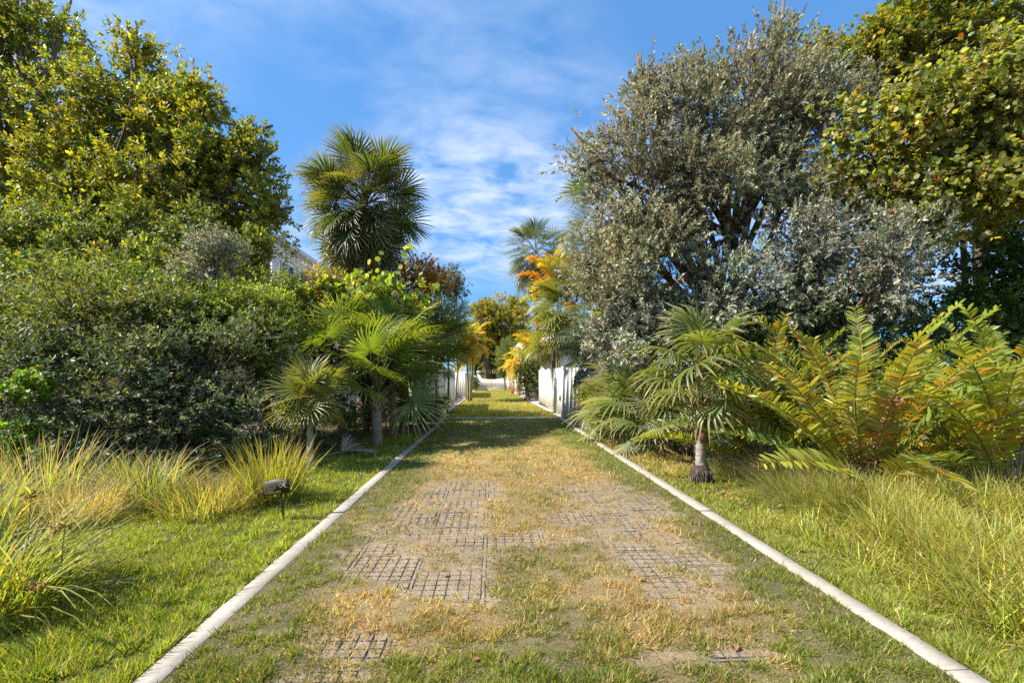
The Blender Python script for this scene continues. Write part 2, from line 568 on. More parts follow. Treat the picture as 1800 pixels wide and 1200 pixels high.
def pinnate_mesh(name, L, npair, ll, lw, col, arch=.9, vee=.35, mat=None, stalk=.18, rib=(.25, .22, .05), taper=.5, sweep=.55,
                 curl=.3, jit=.15, odd=None, oddp=0.0, droop=.3, twist=.2):
    """feather frond: rachis along +Y bending down, leaflets both sides, upper face +Z"""
    b = Buf()
    n = 26
    th = arch * np.linspace(0, 1, n) ** 1.5
    seg = L / (n - 1)
    py = np.concatenate([[0], np.cumsum(np.cos(th[:-1]) * seg)])
    pz = np.concatenate([[0], -np.cumsum(np.sin(th[:-1]) * seg)])
    px = .04 * L * np.sin(np.linspace(0, 2.2, n)) * rng.normal(0, 1)
    P = np.stack([px, py, pz], 1)
    tube(b, P, np.linspace(.011, .003, n) * (L / 1.6) ** .5, 4, rib, False)
    vs, fs, cs = [], [], []
    for side in (-1, 1):
        for i in range(npair):
            t = stalk + (1 - stalk) * (i + .3 * rng.random()) / npair
            f = t * (n - 1)
            k = min(int(f), n - 2)
            c0 = P[k] + (P[k + 1] - P[k]) * (f - k)
            T = nrm(P[k + 1] - P[k])
            N = nrm(np.cross(np.array([1., 0, 0]), T))
            s = np.cross(T, N) * side
            env = (1 - taper * max(0, (t - .55) / .45) ** 1.5) * min(1, .55 + 2.2 * (t - stalk))
            l = ll * env * rng.uniform(.85, 1.1)
            w = lw * (.7 + .3 * env)
            d = nrm(s * math.cos(sweep * (0.7 + .6 * t)) + T * math.sin(sweep * (.7 + .6 * t)) + N * vee + rng.normal(0, .07, 3))
            wd = nrm(np.cross(d, N) + rng.normal(0, twist, 3))
            nn = np.cross(wd, d)
            if nn @ N < 0:
                nn = -nn
            cc = np.array(col) * math.exp(rng.normal(0, jit))
            if odd is not None and rng.random() < oddp:
                cc = np.array(odd) * math.exp(rng.normal(0, jit))
            cu = curl * rng.uniform(.4, 1.5)
            base = len(vs)
            for j, (q, ww) in enumerate(((0, .35), (.3, .95), (.65, .9), (1.0, .12))):
                c = c0 + d * l * q * (1 - .1 * cu * q) - UP * 0 - N * (cu * q * q * l * .5) - T * (.12 * l * q * q)
                vs += [c - wd * w * ww * .5 + nn * w * .12, c, c + wd * w * ww * .5 + nn * w * .12]
                cs += [cc, cc * 1.1, cc]
            for j in range(3):
                q = base + j * 3
                fs += [[q, q + 1, q + 4, q + 3], [q + 1, q + 2, q + 5, q + 4]]
    b.add(np.array(vs), [np.array(fs)], np.array(cs))
    return b.mesh(name, mat or M_PALM)


def frame_mat(origin, d, roll=0.0, scale=1.0):
    d = Vector(d).normalized()
    up = Vector((0, 0, 1))
    if abs(d.z) > .985:
        up = Vector((-d.x, -d.y, 0.3)) if Vector((d.x, d.y, 0)).length > .01 else Vector((0, -1, 0))
    x = d.cross(up).normalized()
    z = x.cross(d).normalized()
    m = Matrix((x, d, z)).transposed().to_4x4()
    return Matrix.Translation(origin) @ m @ Matrix.Rotation(roll, 4, 'Y') @ Matrix.Scale(scale, 4)


def rosette(root, meshes, n, center, e_top, e_bot, scale=(.85, 1.1), az0=0.0, pname='frond', spread_h=.15, jitter=8, power=1.0, r0=.03,
            az_list=None, el_list=None, roll=.4):
    c = Vector(center) - root.location
    for k in range(n):
        t = ((k + .5) / n) ** power
        az = az0 + k * 2.39996 + rng.normal(0, .15)
        el = R(e_top + (e_bot - e_top) * t + rng.normal(0, jitter))
        if az_list is not None:
            az, el = R(az_list[k]), R(el_list[k])
        d = (math.cos(az) * math.cos(el), math.sin(az) * math.cos(el), math.sin(el))
        o = link(pname, meshes[k % len(meshes)] if isinstance(meshes, list) else meshes, root)
        p = c + Vector((math.cos(az) * r0, math.sin(az) * r0, spread_h * (.5 - t)))
        o.matrix_local = frame_mat(p, d, rng.normal(0, roll), rng.uniform(*scale))


def palm_trunk(root, base, top, r0, r1, col, lean=(0, 0), rings=.035, sides=12, flare=1.25):
    base, top = np.asarray(base, float), np.asarray(top, float)
    n = max(8, int(np.linalg.norm(top - base) / rings))
    mid = (base + top) / 2 + np.array([lean[0], lean[1], 0])
    pts = bez(base - UP * .08, mid, top, n)
    t = np.linspace(0, 1, n)
    rad = (r0 + (r1 - r0) * t) * (1 + (flare - 1) * np.exp(-t * 9)) * (1 + .05 * np.where(np.arange(n) % 2, 1, -1)) * (1 + rng.normal(0, .015, n))
    b = Buf()
    tube(b, pts, rad, sides, col)
    return part('trunk', b, M_PALMBARK, root, False)


def leaf_bases(root, c0, c1, r, n, col, length=.22, out=.5, width=.035):
    """old split leaf bases round the upper trunk"""
    b = Buf()
    c0, c1 = np.asarray(c0, float), np.asarray(c1, float)
    for k in range(n):
        t = (k + .5) / n
        a = k * 2.39996
        h = np.array([math.cos(a), math.sin(a), 0])
        p = c0 + (c1 - c0) * t + h * r
        d = nrm(h * out * rng.uniform(.6, 1.4) + UP)
        l = length * rng.uniform(.6, 1.2)
        tube(b, bez(p, p + d * l * .5 + h * .01, p + d * l + h * l * .3, 4), np.array([1, .8, .55, .3]) * width, 4,
             np.array(col) * math.exp(rng.normal(0, .2)))
    return part('leaf_bases', b, M_PALMBARK, root, kind='stuff')


# ------------------------------------------------------------------ grass blades
def blades(b, pos, az, lean, bend, L, w, col, tipcol=None, nst=5, twist=.5):
    n = len(pos)
    s = np.linspace(0, 1, nst)
    th = lean[:, None] + bend[:, None] * s[None] ** 1.3
    seg = (L / (nst - 1))[:, None]
    hx = np.concatenate([np.zeros((n, 1)), np.cumsum(np.sin(th[:, :-1]) * seg, 1)], 1)
    hz = np.concatenate([np.zeros((n, 1)), np.cumsum(np.cos(th[:, :-1]) * seg, 1)], 1)
    dirh = np.stack([np.cos(az), np.sin(az), np.zeros(n)], 1)
    a2 = az + math.pi / 2 + rng.normal(0, twist, n)
    wd = np.stack([np.cos(a2), np.sin(a2), rng.normal(0, .15, n)], 1)
    c = pos[:, None] + dirh[:, None] * hx[..., None] + UP * hz[..., None]
    c[..., 2] = np.maximum(c[..., 2], .006)
    prof = np.concatenate([np.linspace(.75, 1, 2), np.linspace(1, .55, nst - 2)[1:] if nst > 3 else [], ])[:nst - 1]
    prof = np.interp(np.linspace(0, 1, nst - 1), [0, .35, 1], [.7, 1, .5])
    h = (w[:, None] * prof[None] * .5)[..., None] * wd[:, None]
    v = np.empty((n, 2 * (nst - 1) + 1, 3))
    v[:, 0:-1:2] = c[:, :-1] - h
    v[:, 1:-1:2] = c[:, :-1] + h
    v[:, -1] = c[:, -1]
    k = 2 * (nst - 1) + 1
    q = np.array([[2 * j, 2 * j + 1, 2 * j + 3, 2 * j + 2] for j in range(nst - 2)], int).reshape(-1, 4)
    tr = np.array([[k - 3, k - 2, k - 1]])
    off = (np.arange(n) * k)[:, None, None]
    cc = np.repeat(col[:, None], k, 1)
    if tipcol is not None:
        f = np.concatenate([np.repeat(s[:-1], 2), [1]])[None, :, None] ** 3
        cc = cc * (1 - f) + np.asarray(tipcol) * f
    fs = [(tr[None] + off).reshape(-1, 3)]
    if len(q):
        fs.insert(0, (q[None] + off).reshape(-1, 4))
    b.add(v.reshape(-1, 3), fs, cc.reshape(-1, 3))


def grass_clump(name, label, base, n, L, r0, lean, bend, w, pal, tip=None, group=None, az_bias=None, nst=6, zbase=0.0, finish=True, az_sd=.6, jit=.3):
    base = np.asarray(base, float)
    a = rng.uniform(0, 2 * math.pi, n)
    r = r0 * np.sqrt(rng.random(n))
    pos = base + np.stack([np.cos(a) * r, np.sin(a) * r, np.full(n, zbase)], 1)
    az = a + rng.normal(0, az_sd, n)
    if az_bias is not None:
        m = rng.random(n) < az_bias[1]
        az[m] = az_bias[0] + rng.normal(0, .5, m.sum())
    ln = np.radians(rng.uniform(*lean, n)) * (.35 + .65 * r / r0)
    bd = np.radians(rng.uniform(*bend, n))
    Ls = rng.uniform(*L, n)
    b = Buf()
    blades(b, pos, az, ln, bd, Ls, rng.uniform(*w, n), pick(pal, n, jit), tip, nst)
    if not finish:
        return b
    o = link(name, b.mesh(name, M_GRASS, base))
    o.location = tuple(base)
    return tag(o, label, 'grass clump', group)

# ================================================================== SETTING
def sheet(name, xs, ys, zf, colf, mat, kind='structure'):
    X, Y = np.meshgrid(xs, ys)
    Z = zf(X, Y)
    nx, ny = len(xs), len(ys)
    i = (np.arange(ny - 1)[:, None] * nx + np.arange(nx - 1)[None]).ravel()
    f = np.stack([i, i + 1, i + nx + 1, i + nx], 1)
    b = Buf()
    b.add(np.stack([X, Y, Z], -1).reshape(-1, 3), [f], colf(X, Y).reshape(-1, 3))
    o = link(name, b.mesh(name, mat, smooth=True))
    o['kind'] = kind
    return o


def lerp3(a, b, t):
    return np.asarray(a) * (1 - t[..., None]) + np.asarray(b) * t[..., None]


def ss(x, a, b):
    t = np.clip((x - a) / (b - a), 0, 1)
    return t * t * (3 - 2 * t)


def edge_r(y):
    return np.interp(y, [0, 3, 9, 18, 24, 33, 45, 62], [2.48, 2.5, 2.53, 2.64, 2.5, 2.28, 2.2, 2.0])


EDGE_L = -1.8
BARE = [(-.55, 4.6, .62, 1.3), (-.45, 6.4, .5, 1.2), (1.42, 4.4, .55, 1.0), (1.5, 6.0, .55, 1.1), (.5, 4.65, .7, .22), (-.27, 3.58, .30, .36), (-.72, 4.25, .55, .5), (-.56, 5.5, .6, .85), (-.95, 3.95, .35, .3), (-.8, 2.85, .34, .16), (1.5, 3.84, .5, .34),
        (1.3, 4.5, .45, .5), (1.65, 5.9, .65, .7), (.48, 4.62, .38, .2), (-1.05, 4.9, .3, .4), (1.05, 5.2, .4, .5), (-.85, 2.5, .3, .12),
        (1.2, 2.62, .5, .08)]
GRIDY = [(-.27, 3.58, .3, .38), (-.6, 4.3, .55, .55), (-.5, 5.4, .5, 1.0), (1.5, 3.84, .45, .34), (1.3, 4.5, .5, .5), (1.55, 5.7, .6, .7),
         (.45, 4.62, .45, .22), (-.85, 2.5, .3, .14), (1.2, 2.62, .75, .16), (.35, 2.5, .3, .08), (-.3, 6.7, .4, .5)]
DRY = [(.35, 5.3, .7, .9), (.9, 3.2, .7, .55), (-.35, 3.0, .6, .4), (1.9, 4.6, .35, .6), (1.5, 8.5, .5, 2.2), (-1.2, 6.0, .45, 1.2), (-.9, 3.3, .5, .3),
       (.2, 8.2, 1.0, 1.2), (.6, 2.9, .8, .3), (1.0, 11, .6, 2.0), (-.6, 8.6, .7, 1.2), (1.6, 3.1, .5, .4)]


def blobs(x, y, L, seed, jag=.55):
    m = np.zeros_like(x)
    n = (fbm(x, y, 3.0, seed) - .5) * jag * 2 + (fbm(x, y, 13.0, seed + 5) - .5) * jag
    for (cx0, cy0, rx, ry) in L:
        d = np.sqrt(((x - cx0) / rx) ** 2 + ((y - cy0) / ry) ** 2)
        m = np.maximum(m, ss(1.25 - d + n, 0.0, .5))
    return m


def drive_masks(x, y):
    bare = blobs(x, y, BARE, 3) * (.55 + .45 * ss(fbm(x, y, 4.2, 15), .34, .56))
    dry = np.maximum(blobs(x, y, DRY, 9), ss(fbm(x, y, 1.1, 31), .52, .66) * .8)
    edge = np.maximum(ss(-x, .75, 1.5), ss(x, 1.55, 2.25))
    front = ss(3.05 - y, 0, .45) * .55
    cen = np.exp(-((x - .35) / .35) ** 2 - ((y - 3.5) / .9) ** 2)
    green = np.clip(edge * .9 + front + cen * .8 + (fbm(x, y, 2.3, 77) - .42) * 1.5, 0, 1)
    green = np.clip(green + ss(y, 9, 15) * .45, 0, 1)
    return bare, dry, green


SAND, THATCH, TURFSOIL = (.25, .195, .135), (.2, .15, .075), (.105, .09, .045)


def drive_col(x, y):
    bare, dry, green = drive_masks(x, y)
    c = lerp3(THATCH, TURFSOIL, np.clip(green * 1.1 - dry * .3, 0, 1))
    far = ss(y, 6, 11)
    c = lerp3(c, lerp3((.30, .23, .085), (.13, .145, .035), np.clip(green + .25 - dry * .35, 0, 1)), far)
    c = lerp3(c, SAND, bare * .92)
    m = .78 + .44 * fbm(x, y, 9.0, 5)
    return c * m[..., None]


def drive_z(x, y):
    bare, dry, green = drive_masks(x, y)
    return .009 + .016 * (1 - bare) + .010 * (fbm(x, y, 5.0, 41) - .5) * (1 - .5 * bare) + .012 * (fbm(x, y, 16.0, 43) - .5)


ground_o = sheet('ground', np.linspace(-400, 400, 5), np.linspace(-60, 740, 5), lambda x, y: np.full_like(x, -.035),
                 lambda x, y: np.tile(np.array([.13, .1, .06]), (*x.shape, 1)), M_SOIL)
ys = np.concatenate([np.arange(.8, 7, .035), np.arange(7, 18.0, .08)])
drive = sheet('driveway', np.linspace(-1.74, 2.44, 120), ys, drive_z, drive_col, M_DRIVE)


def lane_col(x, y):
    g = fbm(x, y, .5, 51)
    c = lerp3((.15, .16, .035), (.34, .26, .09), ss(g, .45, .7))
    return c * (.8 + .4 * fbm(x, y, 6, 52))[..., None]


lane = sheet('lane_lawn', np.linspace(-1.95, 2.75, 40), np.arange(18.3, 63, .25), lambda x, y: .0 + .02 * fbm(x, y, 3, 53), lane_col, M_DRIVE)


def lawn_z(x, y):
    return .0 + .03 * fbm(x, y, 2.0, 61) + .04 * np.exp(-np.minimum(np.abs(x - EDGE_L), np.abs(x - 2.5)) * 2) * 0


def lawn_col(x, y):
    c = lerp3((.075, .07, .025), (.14, .1, .045), ss(fbm(x, y, 1.5, 63), .5, .7))
    return c


left_lawn = sheet('lawn_left', np.linspace(-6.5, -1.8, 70), np.arange(.6, 17, .08), lawn_z, lawn_col, M_SOIL)
right_lawn = sheet('lawn_right', np.linspace(2.52, 8.0, 70), np.arange(.6, 17, .08), lawn_z, lawn_col, M_SOIL)


def kerb(name, xf, y0, y1, w, seed):
    n = int((y1 - y0) / .06)
    y = np.linspace(y0, y1, n)
    xc = xf(y)
    jl = (fbm(y, y * 0 + 3.3, 6, seed) - .5) * .008 + (fbm(y, y * 0 + 1.3, 30, seed + 2) - .5) * .010
    jr = (fbm(y, y * 0 + 7.3, 6, seed + 4) - .5) * .008 + (fbm(y, y * 0 + 5.3, 30, seed + 6) - .5) * .010
    zt = .036 + .003 * (fbm(y, y * 0, 3, seed + 8) - .5)
    prof = []
    for (off, z, jj) in ((-w / 2, -.06, jl), (-w / 2, -.008, jl), (-w / 2 + .007, 0, jl), (w / 2 - .007, 0, jr), (w / 2, -.008, jr), (w / 2, -.06, jr)):
        prof.append(np.stack([xc + off + jj, y, zt + z], 1))
    P = np.stack(prof, 1)
    sid = np.floor((y + hash2(np.array(seed), np.array(0), 7) * 2) / 3.05)
    P[..., 0] += ((hash2(sid, sid * 0 + 3, seed) - .5) * .012)[:, None]
    P[..., 2] += ((hash2(sid, sid * 0 + 9, seed) - .5) * .010)[:, None]
    k = P.shape[1]
    i = (np.arange(n - 1)[:, None] * k + np.arange(k - 1)[None]).ravel()
    jt = np.where(np.diff(sid) != 0)[0]
    P[jt + 1, :, 1] = P[jt, :, 1] + .012      # open joints between the cast lengths
    f = np.stack([i, i + 1, i + k + 1, i + k], 1)
    f = f[~np.isin(i // k, jt)]
    b = Buf()
    c = np.array([.40, .355, .3]) * (.62 + .55 * fbm(P[..., 0] * 3, P[..., 1], 4, seed + 9) + .25 * (fbm(P[..., 0], P[..., 1], 26, seed + 19) - .5))[..., None]
    b.add(P.reshape(-1, 3), [f], c.reshape(-1, 3))
    o = link(name, b.mesh(name, M_CONC, smooth=False))
    o['kind'] = 'structure'
    return o


kerb('kerb_left', lambda y: np.full_like(y, EDGE_L + .02), .8, 17.95, .148, 101)
kerb('kerb_right', edge_r, .8, 17.95, .15, 131)

# concrete strips and pads along the far lane
b = Buf()
ycs = np.arange(18.4, 61, .5)
for s, fx, wd_ in ((-1, lambda y: -2.0 + 0 * y, .28), (1, lambda y: edge_r(y) + .12, .26)):
    for y0, y1 in zip(ycs[:-1], ycs[1:]):
        x0a, x0b = fx(np.array(y0)), fx(np.array(y1))
        v = np.array([[x0a - wd_ / 2, y0, .05], [x0a + wd_ / 2, y0, .05], [x0b + wd_ / 2, y1, .05], [x0b - wd_ / 2, y1, .05]])
        b.add(v, [np.array([[0, 1, 2, 3]])], np.array([.5, .45, .38]) * rng.uniform(.9, 1.1))
o = link('path_strip', b.mesh('path_strip', M_CONC)); o['kind'] = 'structure'
b = Buf()
add_box(b, 2.55, 5.2, 28.7, 33.2, -.02, .06, (.62, .57, .5))
add_box(b, -5.0, -1.95, 27.0, 34.9, -.02, .06, (.5, .47, .42))
o = link('path_pad', b.mesh('path_pad', M_CONC)); o['kind'] = 'structure'

# ---- plastic grass grid panels let into the driveway (children of it)
CELL, GAP, NC = .0865, .036, 6
WALL, TOPZ = .0044, .0142


def grid_mesh():
    b = Buf()
    P = CELL * NC
    for i in range(NC + 1):
        thick = WALL * (1.35 if i in (0, NC) else 1.0)
        x = i * CELL
        for j in range(NC):
            y0 = j * CELL
            if i in (0, NC):
                add_box(b, x - thick / 2, x + thick / 2, y0, y0 + CELL, -.02, TOPZ)
                add_box(b, y0, y0 + CELL, x - thick / 2, x + thick / 2, -.02, TOPZ - .0006)
            else:
                g = CELL * .13
                add_box(b, x - thick / 2, x + thick / 2, y0 + .001, y0 + CELL - .001, -.02, TOPZ - .0003)
                for (a0, a1) in ((.06, .42), (.58, .94)):
                    add_box(b, y0 + a0 * CELL, y0 + a1 * CELL, x - thick / 2, x + thick / 2, -.02, TOPZ - .0012)
    return b.mesh('grid_panel', M_GRID)


gm = grid_mesh()
pitch = CELL * NC + GAP
for ix in range(-3, 5):
    for iy in range(0, 13):
        x0 = -.045 + ix * pitch
        y0 = 2.08 + iy * pitch + (.2 * (ix % 2))
        if x0 < -1.72 or x0 + CELL * NC > 2.42:
            continue
        gx, gy = np.meshgrid(np.linspace(x0, x0 + pitch, 4), np.linspace(y0, y0 + pitch, 4))
        if y0 > 8.2:
            continue
        o = link('grid_panel', gm, drive)
        o.location = (x0, y0, rng.normal(0, .0005))
        o.rotation_euler = (rng.normal(0, .0008), rng.normal(0, .0008), rng.normal(0, .005))

# ---- turf
LAWN_PAL = [(5, (.22, .28, .035)), (4, (.28, .33, .04)), (2, (.14, .2, .03)), (1.4, (.32, .31, .09)), (.7, (.46, .40, .2))]
GREEN_PAL = [(4, (.12, .17, .025)), (3, (.17, .21, .03)), (2, (.23, .23, .045)), (1.2, (.4, .32, .14))]
DRY_PAL = [(5, (.47, .35, .16)), (4, (.39, .28, .115)), (2, (.56, .45, .25)), (1.3, (.24, .21, .06)), (1.2, (.28, .17, .08))]


def depth_sample(n, y0, y1):
    u = rng.random(n)
    return 1 / (1 / y0 + u * (1 / y1 - 1 / y0))


def turf(name, label, n, x0f, x1f, y0, y1, pals, Lr, wr, zf, lean=(15, 80), keep=None, nst=2):
    y = depth_sample(n, y0, y1)
    x = x0f(y) + rng.random(n) * (x1f(y) - x0f(y))
    if keep is not None:
        k = rng.random(n) < keep(x, y)
        x, y = x[k], y[k]
    n = len(x)
    cl = fbm(x, y, 9, 201)
    col = pick(pals[0], n, .22)
    if len(pals) > 1:
        f = rng.random(n) < pals[2](x, y)
        col[f] = pick(pals[1], n, .2)[f]
    col = col * (.7 + .6 * fbm(x, y, 3.0, 208))[:, None]
    far = np.clip(y / 4.0, 1, 4) ** .75
    L = rng.uniform(*Lr, n) * (.35 + 1.3 * ss(cl, .3, .7)) * far ** .3
    b = Buf()
    blades(b, np.stack([x, y, zf(x, y) - .004], 1), rng.uniform(0, 6.283, n), np.radians(rng.uniform(*lean, n)), np.radians(rng.uniform(5, 70, n)), L,
           rng.uniform(*wr, n) * far, col, None, nst, 1.2)
    o = link(name, b.mesh(name, M_GRASS))
    return tag(o, label, 'grass', kind='stuff')


def bed_edge(y):           # how far the left lawn reaches towards the planting bed
    return np.interp(y, [0, 2, 3, 4.2, 5.0, 6, 8, 12, 17], [-4.0, -4.0, -4.2, -4.4, -4.4, -4.2, -4.0, -3.2, -2.6])


turf('lawn_grass', 'bright green short lawn between the left kerb and the tall sedges', 140000, bed_edge, lambda y: -1.868 + 0 * y, 1.9, 13,
     [LAWN_PAL], (.035, .08), (.011, .02), lawn_z, (15, 80))
turf('lawn_grass', 'narrow strip of green lawn right of the right kerb', 80000, lambda y: edge_r(y) + .095, lambda y: edge_r(y) + .07 + np.interp(y, [0, 3, 6, 9, 14], [.9, .95, 1.2, 1.2, .5]),
     1.9, 14, [LAWN_PAL, DRY_PAL, lambda x, y: .15 + .5 * ss(y, 6, 9)], (.035, .08), (.011, .019), lawn_z, (20, 75))


def keep_drive(x, y):
    bare, dry, green = drive_masks(x, y)
    cl = .45 + .55 * ss(fbm(x, y, 13.0, 205, 3), .42, .58)
    return np.clip((1 - bare * .78) * (.5 + .5 * np.maximum(green, dry * .8)) * cl, 0, 1)


def dry_frac(x, y):
    bare, dry, green = drive_masks(x, y)
    return np.clip(.6 - green * .85 + dry * .38 + bare * .25, .04, .95)


turf('drive_grass', 'patchy half dry grass growing through the driveway grid', 400000, lambda y: -1.705 + 0 * y, lambda y: edge_r(y) - .095, 1.9, 17.9,
     [GREEN_PAL, DRY_PAL, dry_frac], (.022, .052), (.008, .015), drive_z, (20, 88), keep_drive)
turf('lane_grass', 'mown grass of the far lane between the white fences', 40000, lambda y: -1.85 + 0 * y, lambda y: edge_r(y) - .02, 18.4, 58,
     [LAWN_PAL, DRY_PAL, lambda x, y: .15 + .5 * ss(fbm(x, y, .5, 51), .45, .7)], (.05, .09), (.008, .012), lambda x, y: .0 + .02 * fbm(x, y, 3, 53), (20, 70))

# leaf litter under the ferns and bushes
b = Buf()
n = 5200
side = rng.random(n) < .45
x = np.where(side, rng.uniform(-6, -2.6, n), rng.uniform(3.0, 8, n))
y = depth_sample(n, 4.5, 17)
x = np.where(side & (x > bed_edge(y)), bed_edge(y) - rng.random(n) * 2, x)
d = nrm(np.stack([rng.normal(size=n), rng.normal(size=n), rng.normal(0, .25, n)], 1))
Z = nrm(UP + rng.normal(0, .35, (n, 3)))
X = nrm(np.cross(d, Z)); Z = np.cross(X, d)
s = rng.uniform(.03, .1, n)
put(b, T_OVAL, np.stack([x, y, lawn_z(x, y) + .012], 1), X, d, Z, s * .5, s, pick([(3, (.3, .17, .09)), (3, (.22, .12, .06)), (2, (.42, .3, .18)), (1, (.4, .16, .05))], n))
tag(link('leaf_litter', b.mesh('leaf_litter', M_DEAD)), 'fallen brown leaves under the bushes and ferns', 'leaf litter', kind='stuff')
# fallen leaves scattered on the drive
for (px, py, s_) in ((783, 1016, .075), (560, 912, .06), (1290, 1146, .085), (1262, 1132, .07), (838, 1168, .06), (1125, 942, .06), (1245, 1036, .05)):
    dd = 1.6 * FPX / (py - HORIZON)
    p = ground(px, dd)
    p[2] = float(drive_z(np.array(p[0]), np.array(p[1]))) + .012
    b = Buf()
    a = rng.uniform(0, 6.28)
    Y = nrm(np.array([[math.cos(a), math.sin(a), .25]])); Zv = nrm(np.array([[.2, -.4, 1.]]))
    X = nrm(np.cross(Y, Zv))
    Zv = np.cross(X, Y)
    for q_ in range(-2, 3):                    # a curled dry leaf: strips bent about its midrib
        tq = np.array([[0, 0, 0], [.9, 0, .0], [.9, .5, 0], [0, 1, 0]]) if q_ == 2 else np.array([[0, 0, 0], [1, 0, 0], [1, 1, 0], [0, 1, 0]])
        a0, a1 = q_ * .5 - .25, q_ * .5 + .25
        w0, w1 = .36 * s_ * math.cos(q_ * .55), .2 * s_ * math.cos(q_ * .55)
        e0 = X[0] * math.sin(a0) + Zv[0] * (1 - math.cos(a0)); e1 = X[0] * math.sin(a1) + Zv[0] * (1 - math.cos(a1))
        b.add([e0 * .3 * s_ - Y[0] * w0, e1 * .3 * s_ - Y[0] * w1, e1 * .3 * s_ + Y[0] * w1, e0 * .3 * s_ + Y[0] * w0], [np.array([[0, 1, 2, 3]])], np.array([.27, .135, .06]) * (1 + .1 * q_))
    o = link('fallen_leaf', b.mesh('fallen_leaf', M_DEAD)); o.location = tuple(p)
    side_ = 'left' if px < 900 else 'right'
    near_ = {783: 'beside the bare grid patch of the left wheel track', 560: 'at the left kerb near the sign', 1290: 'near the front right, larger of two',
             1262: 'near the front right, smaller of two', 838: 'on the front edge of the drive, left of centre', 1125: 'on the right wheel track, farther one',
             1245: 'on the bare sand of the right wheel track'}[px]
    tag(o, 'curled brown fallen leaf ' + near_, 'leaf', 'fallen leaves on the drive')

# ---- trench drain across the drive
root = thing('trench_drain', 'narrow metal trench drain with concrete edging across the drive', 'drain', (0.4, 18.12, 0))
b = Buf()
add_box(b, -1.95, 2.72, 17.96, 18.03, -.05, .045, (.6, .58, .54))
add_box(b, -1.95, 2.72, 18.23, 18.3, -.05, .045, (.6, .58, .54))
part('edging', b, M_CONC, root)
b = Buf()
for k in range(116):
    x0 = -1.93 + k * .04
    add_box(b, x0, x0 + .022, 18.034, 18.226, .0, .04, (.3, .3, .3))
part('grate', b, rough_mat('grate_metal', 20, .1, .2, .5, (.22, .22, .22)), root)

# ---- fences
def fence(name, label, p0, p1, h, post_every=2.4, latch=None, bw=.15, gap=.005, ret=None, ret_post=True):
    """boards from p0 to p1 (x,y), optional return leg to ret"""
    p0, p1 = np.array(p0, float), np.array(p1, float)
    root = thing(name, label, 'fence', (p0[0], p0[1], 0))
    bm = Buf(); add_box(bm, -(bw - gap) / 2, (bw - gap) / 2, -.011, .011, .04, h)
    me = bm.mesh('board', M_WHITE)
    legs = [(p0, p1)] + ([(p0, np.array(ret, float))] if ret is not None else [])
    pb = Buf(); add_box(pb, -.05, .05, -.05, .05, -.2, h + .05)
    pm = pb.mesh('post', M_WHITE)
    for li, (a, c) in enumerate(legs):
        L = np.linalg.norm(c - a)
        t = (c - a) / L
        ang = math.atan2(t[1], t[0])
        nb = int(L / bw)
        for k in range(nb):
            q = a + t * (.08 + (k + .5) * bw)
            o = link('board', me, root)
            o.location = (q[0] - p0[0], q[1] - p0[1], rng.normal(0, .006))
            o.rotation_euler = (0, 0, ang + rng.normal(0, .004))
        for k in range(int(L / post_every) + 1):
            if k == 0 and li == 1:
                continue
            q = a + t * k * post_every
            o = link('post', pm, root); o.location = (q[0] - p0[0], q[1] - p0[1], 0); o.rotation_euler = (0, 0, ang)
        rb = Buf()
        for z in (.25, h - .25):
            nn_ = np.array([-t[1], t[0]]) * .03
            sgn = 1 if li == 0 else -1
            e0, e1 = a + nn_ * sgn * (1 if p0[0] < 0 else -1), c + nn_ * sgn * (1 if p0[0] < 0 else -1)
            tube(rb, [np.append(e0, z), np.append((e0 + e1) / 2, z), np.append(e1, z)], .03, 4, (.8, .8, .75))
        part('rail', rb, M_WHITE, root)
    if latch is not None:
        lb = Buf(); add_box(lb, latch[0] - .03, latch[0] + .03, latch[1] - .05, latch[1] + .05, latch[2] - .1, latch[2] + .1)
        part('latch', lb, M_DARK, root)
    return root


fence('white_fence', 'sunlit white board fence on the right just past the drain', (2.75, 18.25), (2.85, 28.4), 1.95, latch=(2.72, 18.75, .75), ret=(5.2, 18.25))
fence('white_fence', 'white board fence on the right behind the leafy shrub, farther along', (2.42, 33.4), (2.42, 49.0), 1.95, ret=(4.2, 33.4))
fence('white_fence', 'short white fence beside the far gate on the right', (2.0, 55.0), (2.0, 60.5), 1.9, ret=(3.6, 55.0))
fence('white_fence', 'white board fence on the left just past the drain beside palmettos', (-2.05, 18.25), (-2.05, 26.7), 1.95, ret=(-5.4, 18.25))
fence('white_fence', 'white board fence on the left under the yellow palm, farther along', (-1.98, 35.0), (-1.98, 46.5), 1.95, ret=(-5.0, 35.0))
b_ = fence('white_fence', 'low white boundary fence left of the far gate', (-2.1, 56.0), (-2.1, 60.5), 1.7)

# ---- gate at the end of the lane, shed behind it
root = thing('lane_gate', 'white double picket gate with dipped top at the lane end', 'gate', (0, 60.5, 0))
for s in (-1, 1):
    b = Buf()
    for k in range(19):
        x0 = .02 + k * .1
        h = 1.28 + .34 * ((x0 / 1.9) ** 2)
        add_box(b, s * (x0 + .04) - .032, s * (x0 + .04) + .032, 60.49, 60.51, .12, h)
    add_box(b, min(s * .02, s * 1.92), max(s * .02, s * 1.92), 60.515, 60.555, .2, .3)
    add_box(b, min(s * .02, s * 1.92), max(s * .02, s * 1.92), 60.515, 60.555, .85, .95)
    part('gate_leaf', b, M_WHITE, root)
for s in (-1, 1):
    b = Buf(); add_box(b, s * 2.02 - .07, s * 2.02 + .07, 60.43, 60.57, -.2, 1.72); part('post', b, M_WHITE, root)
b = Buf(); add_box(b, -2.1, 2.1, 60.2, 60.8, -.05, .07, (.6, .5, .45))
o = link('path_threshold', b.mesh('path_threshold', M_CONC)); o['kind'] = 'structure'

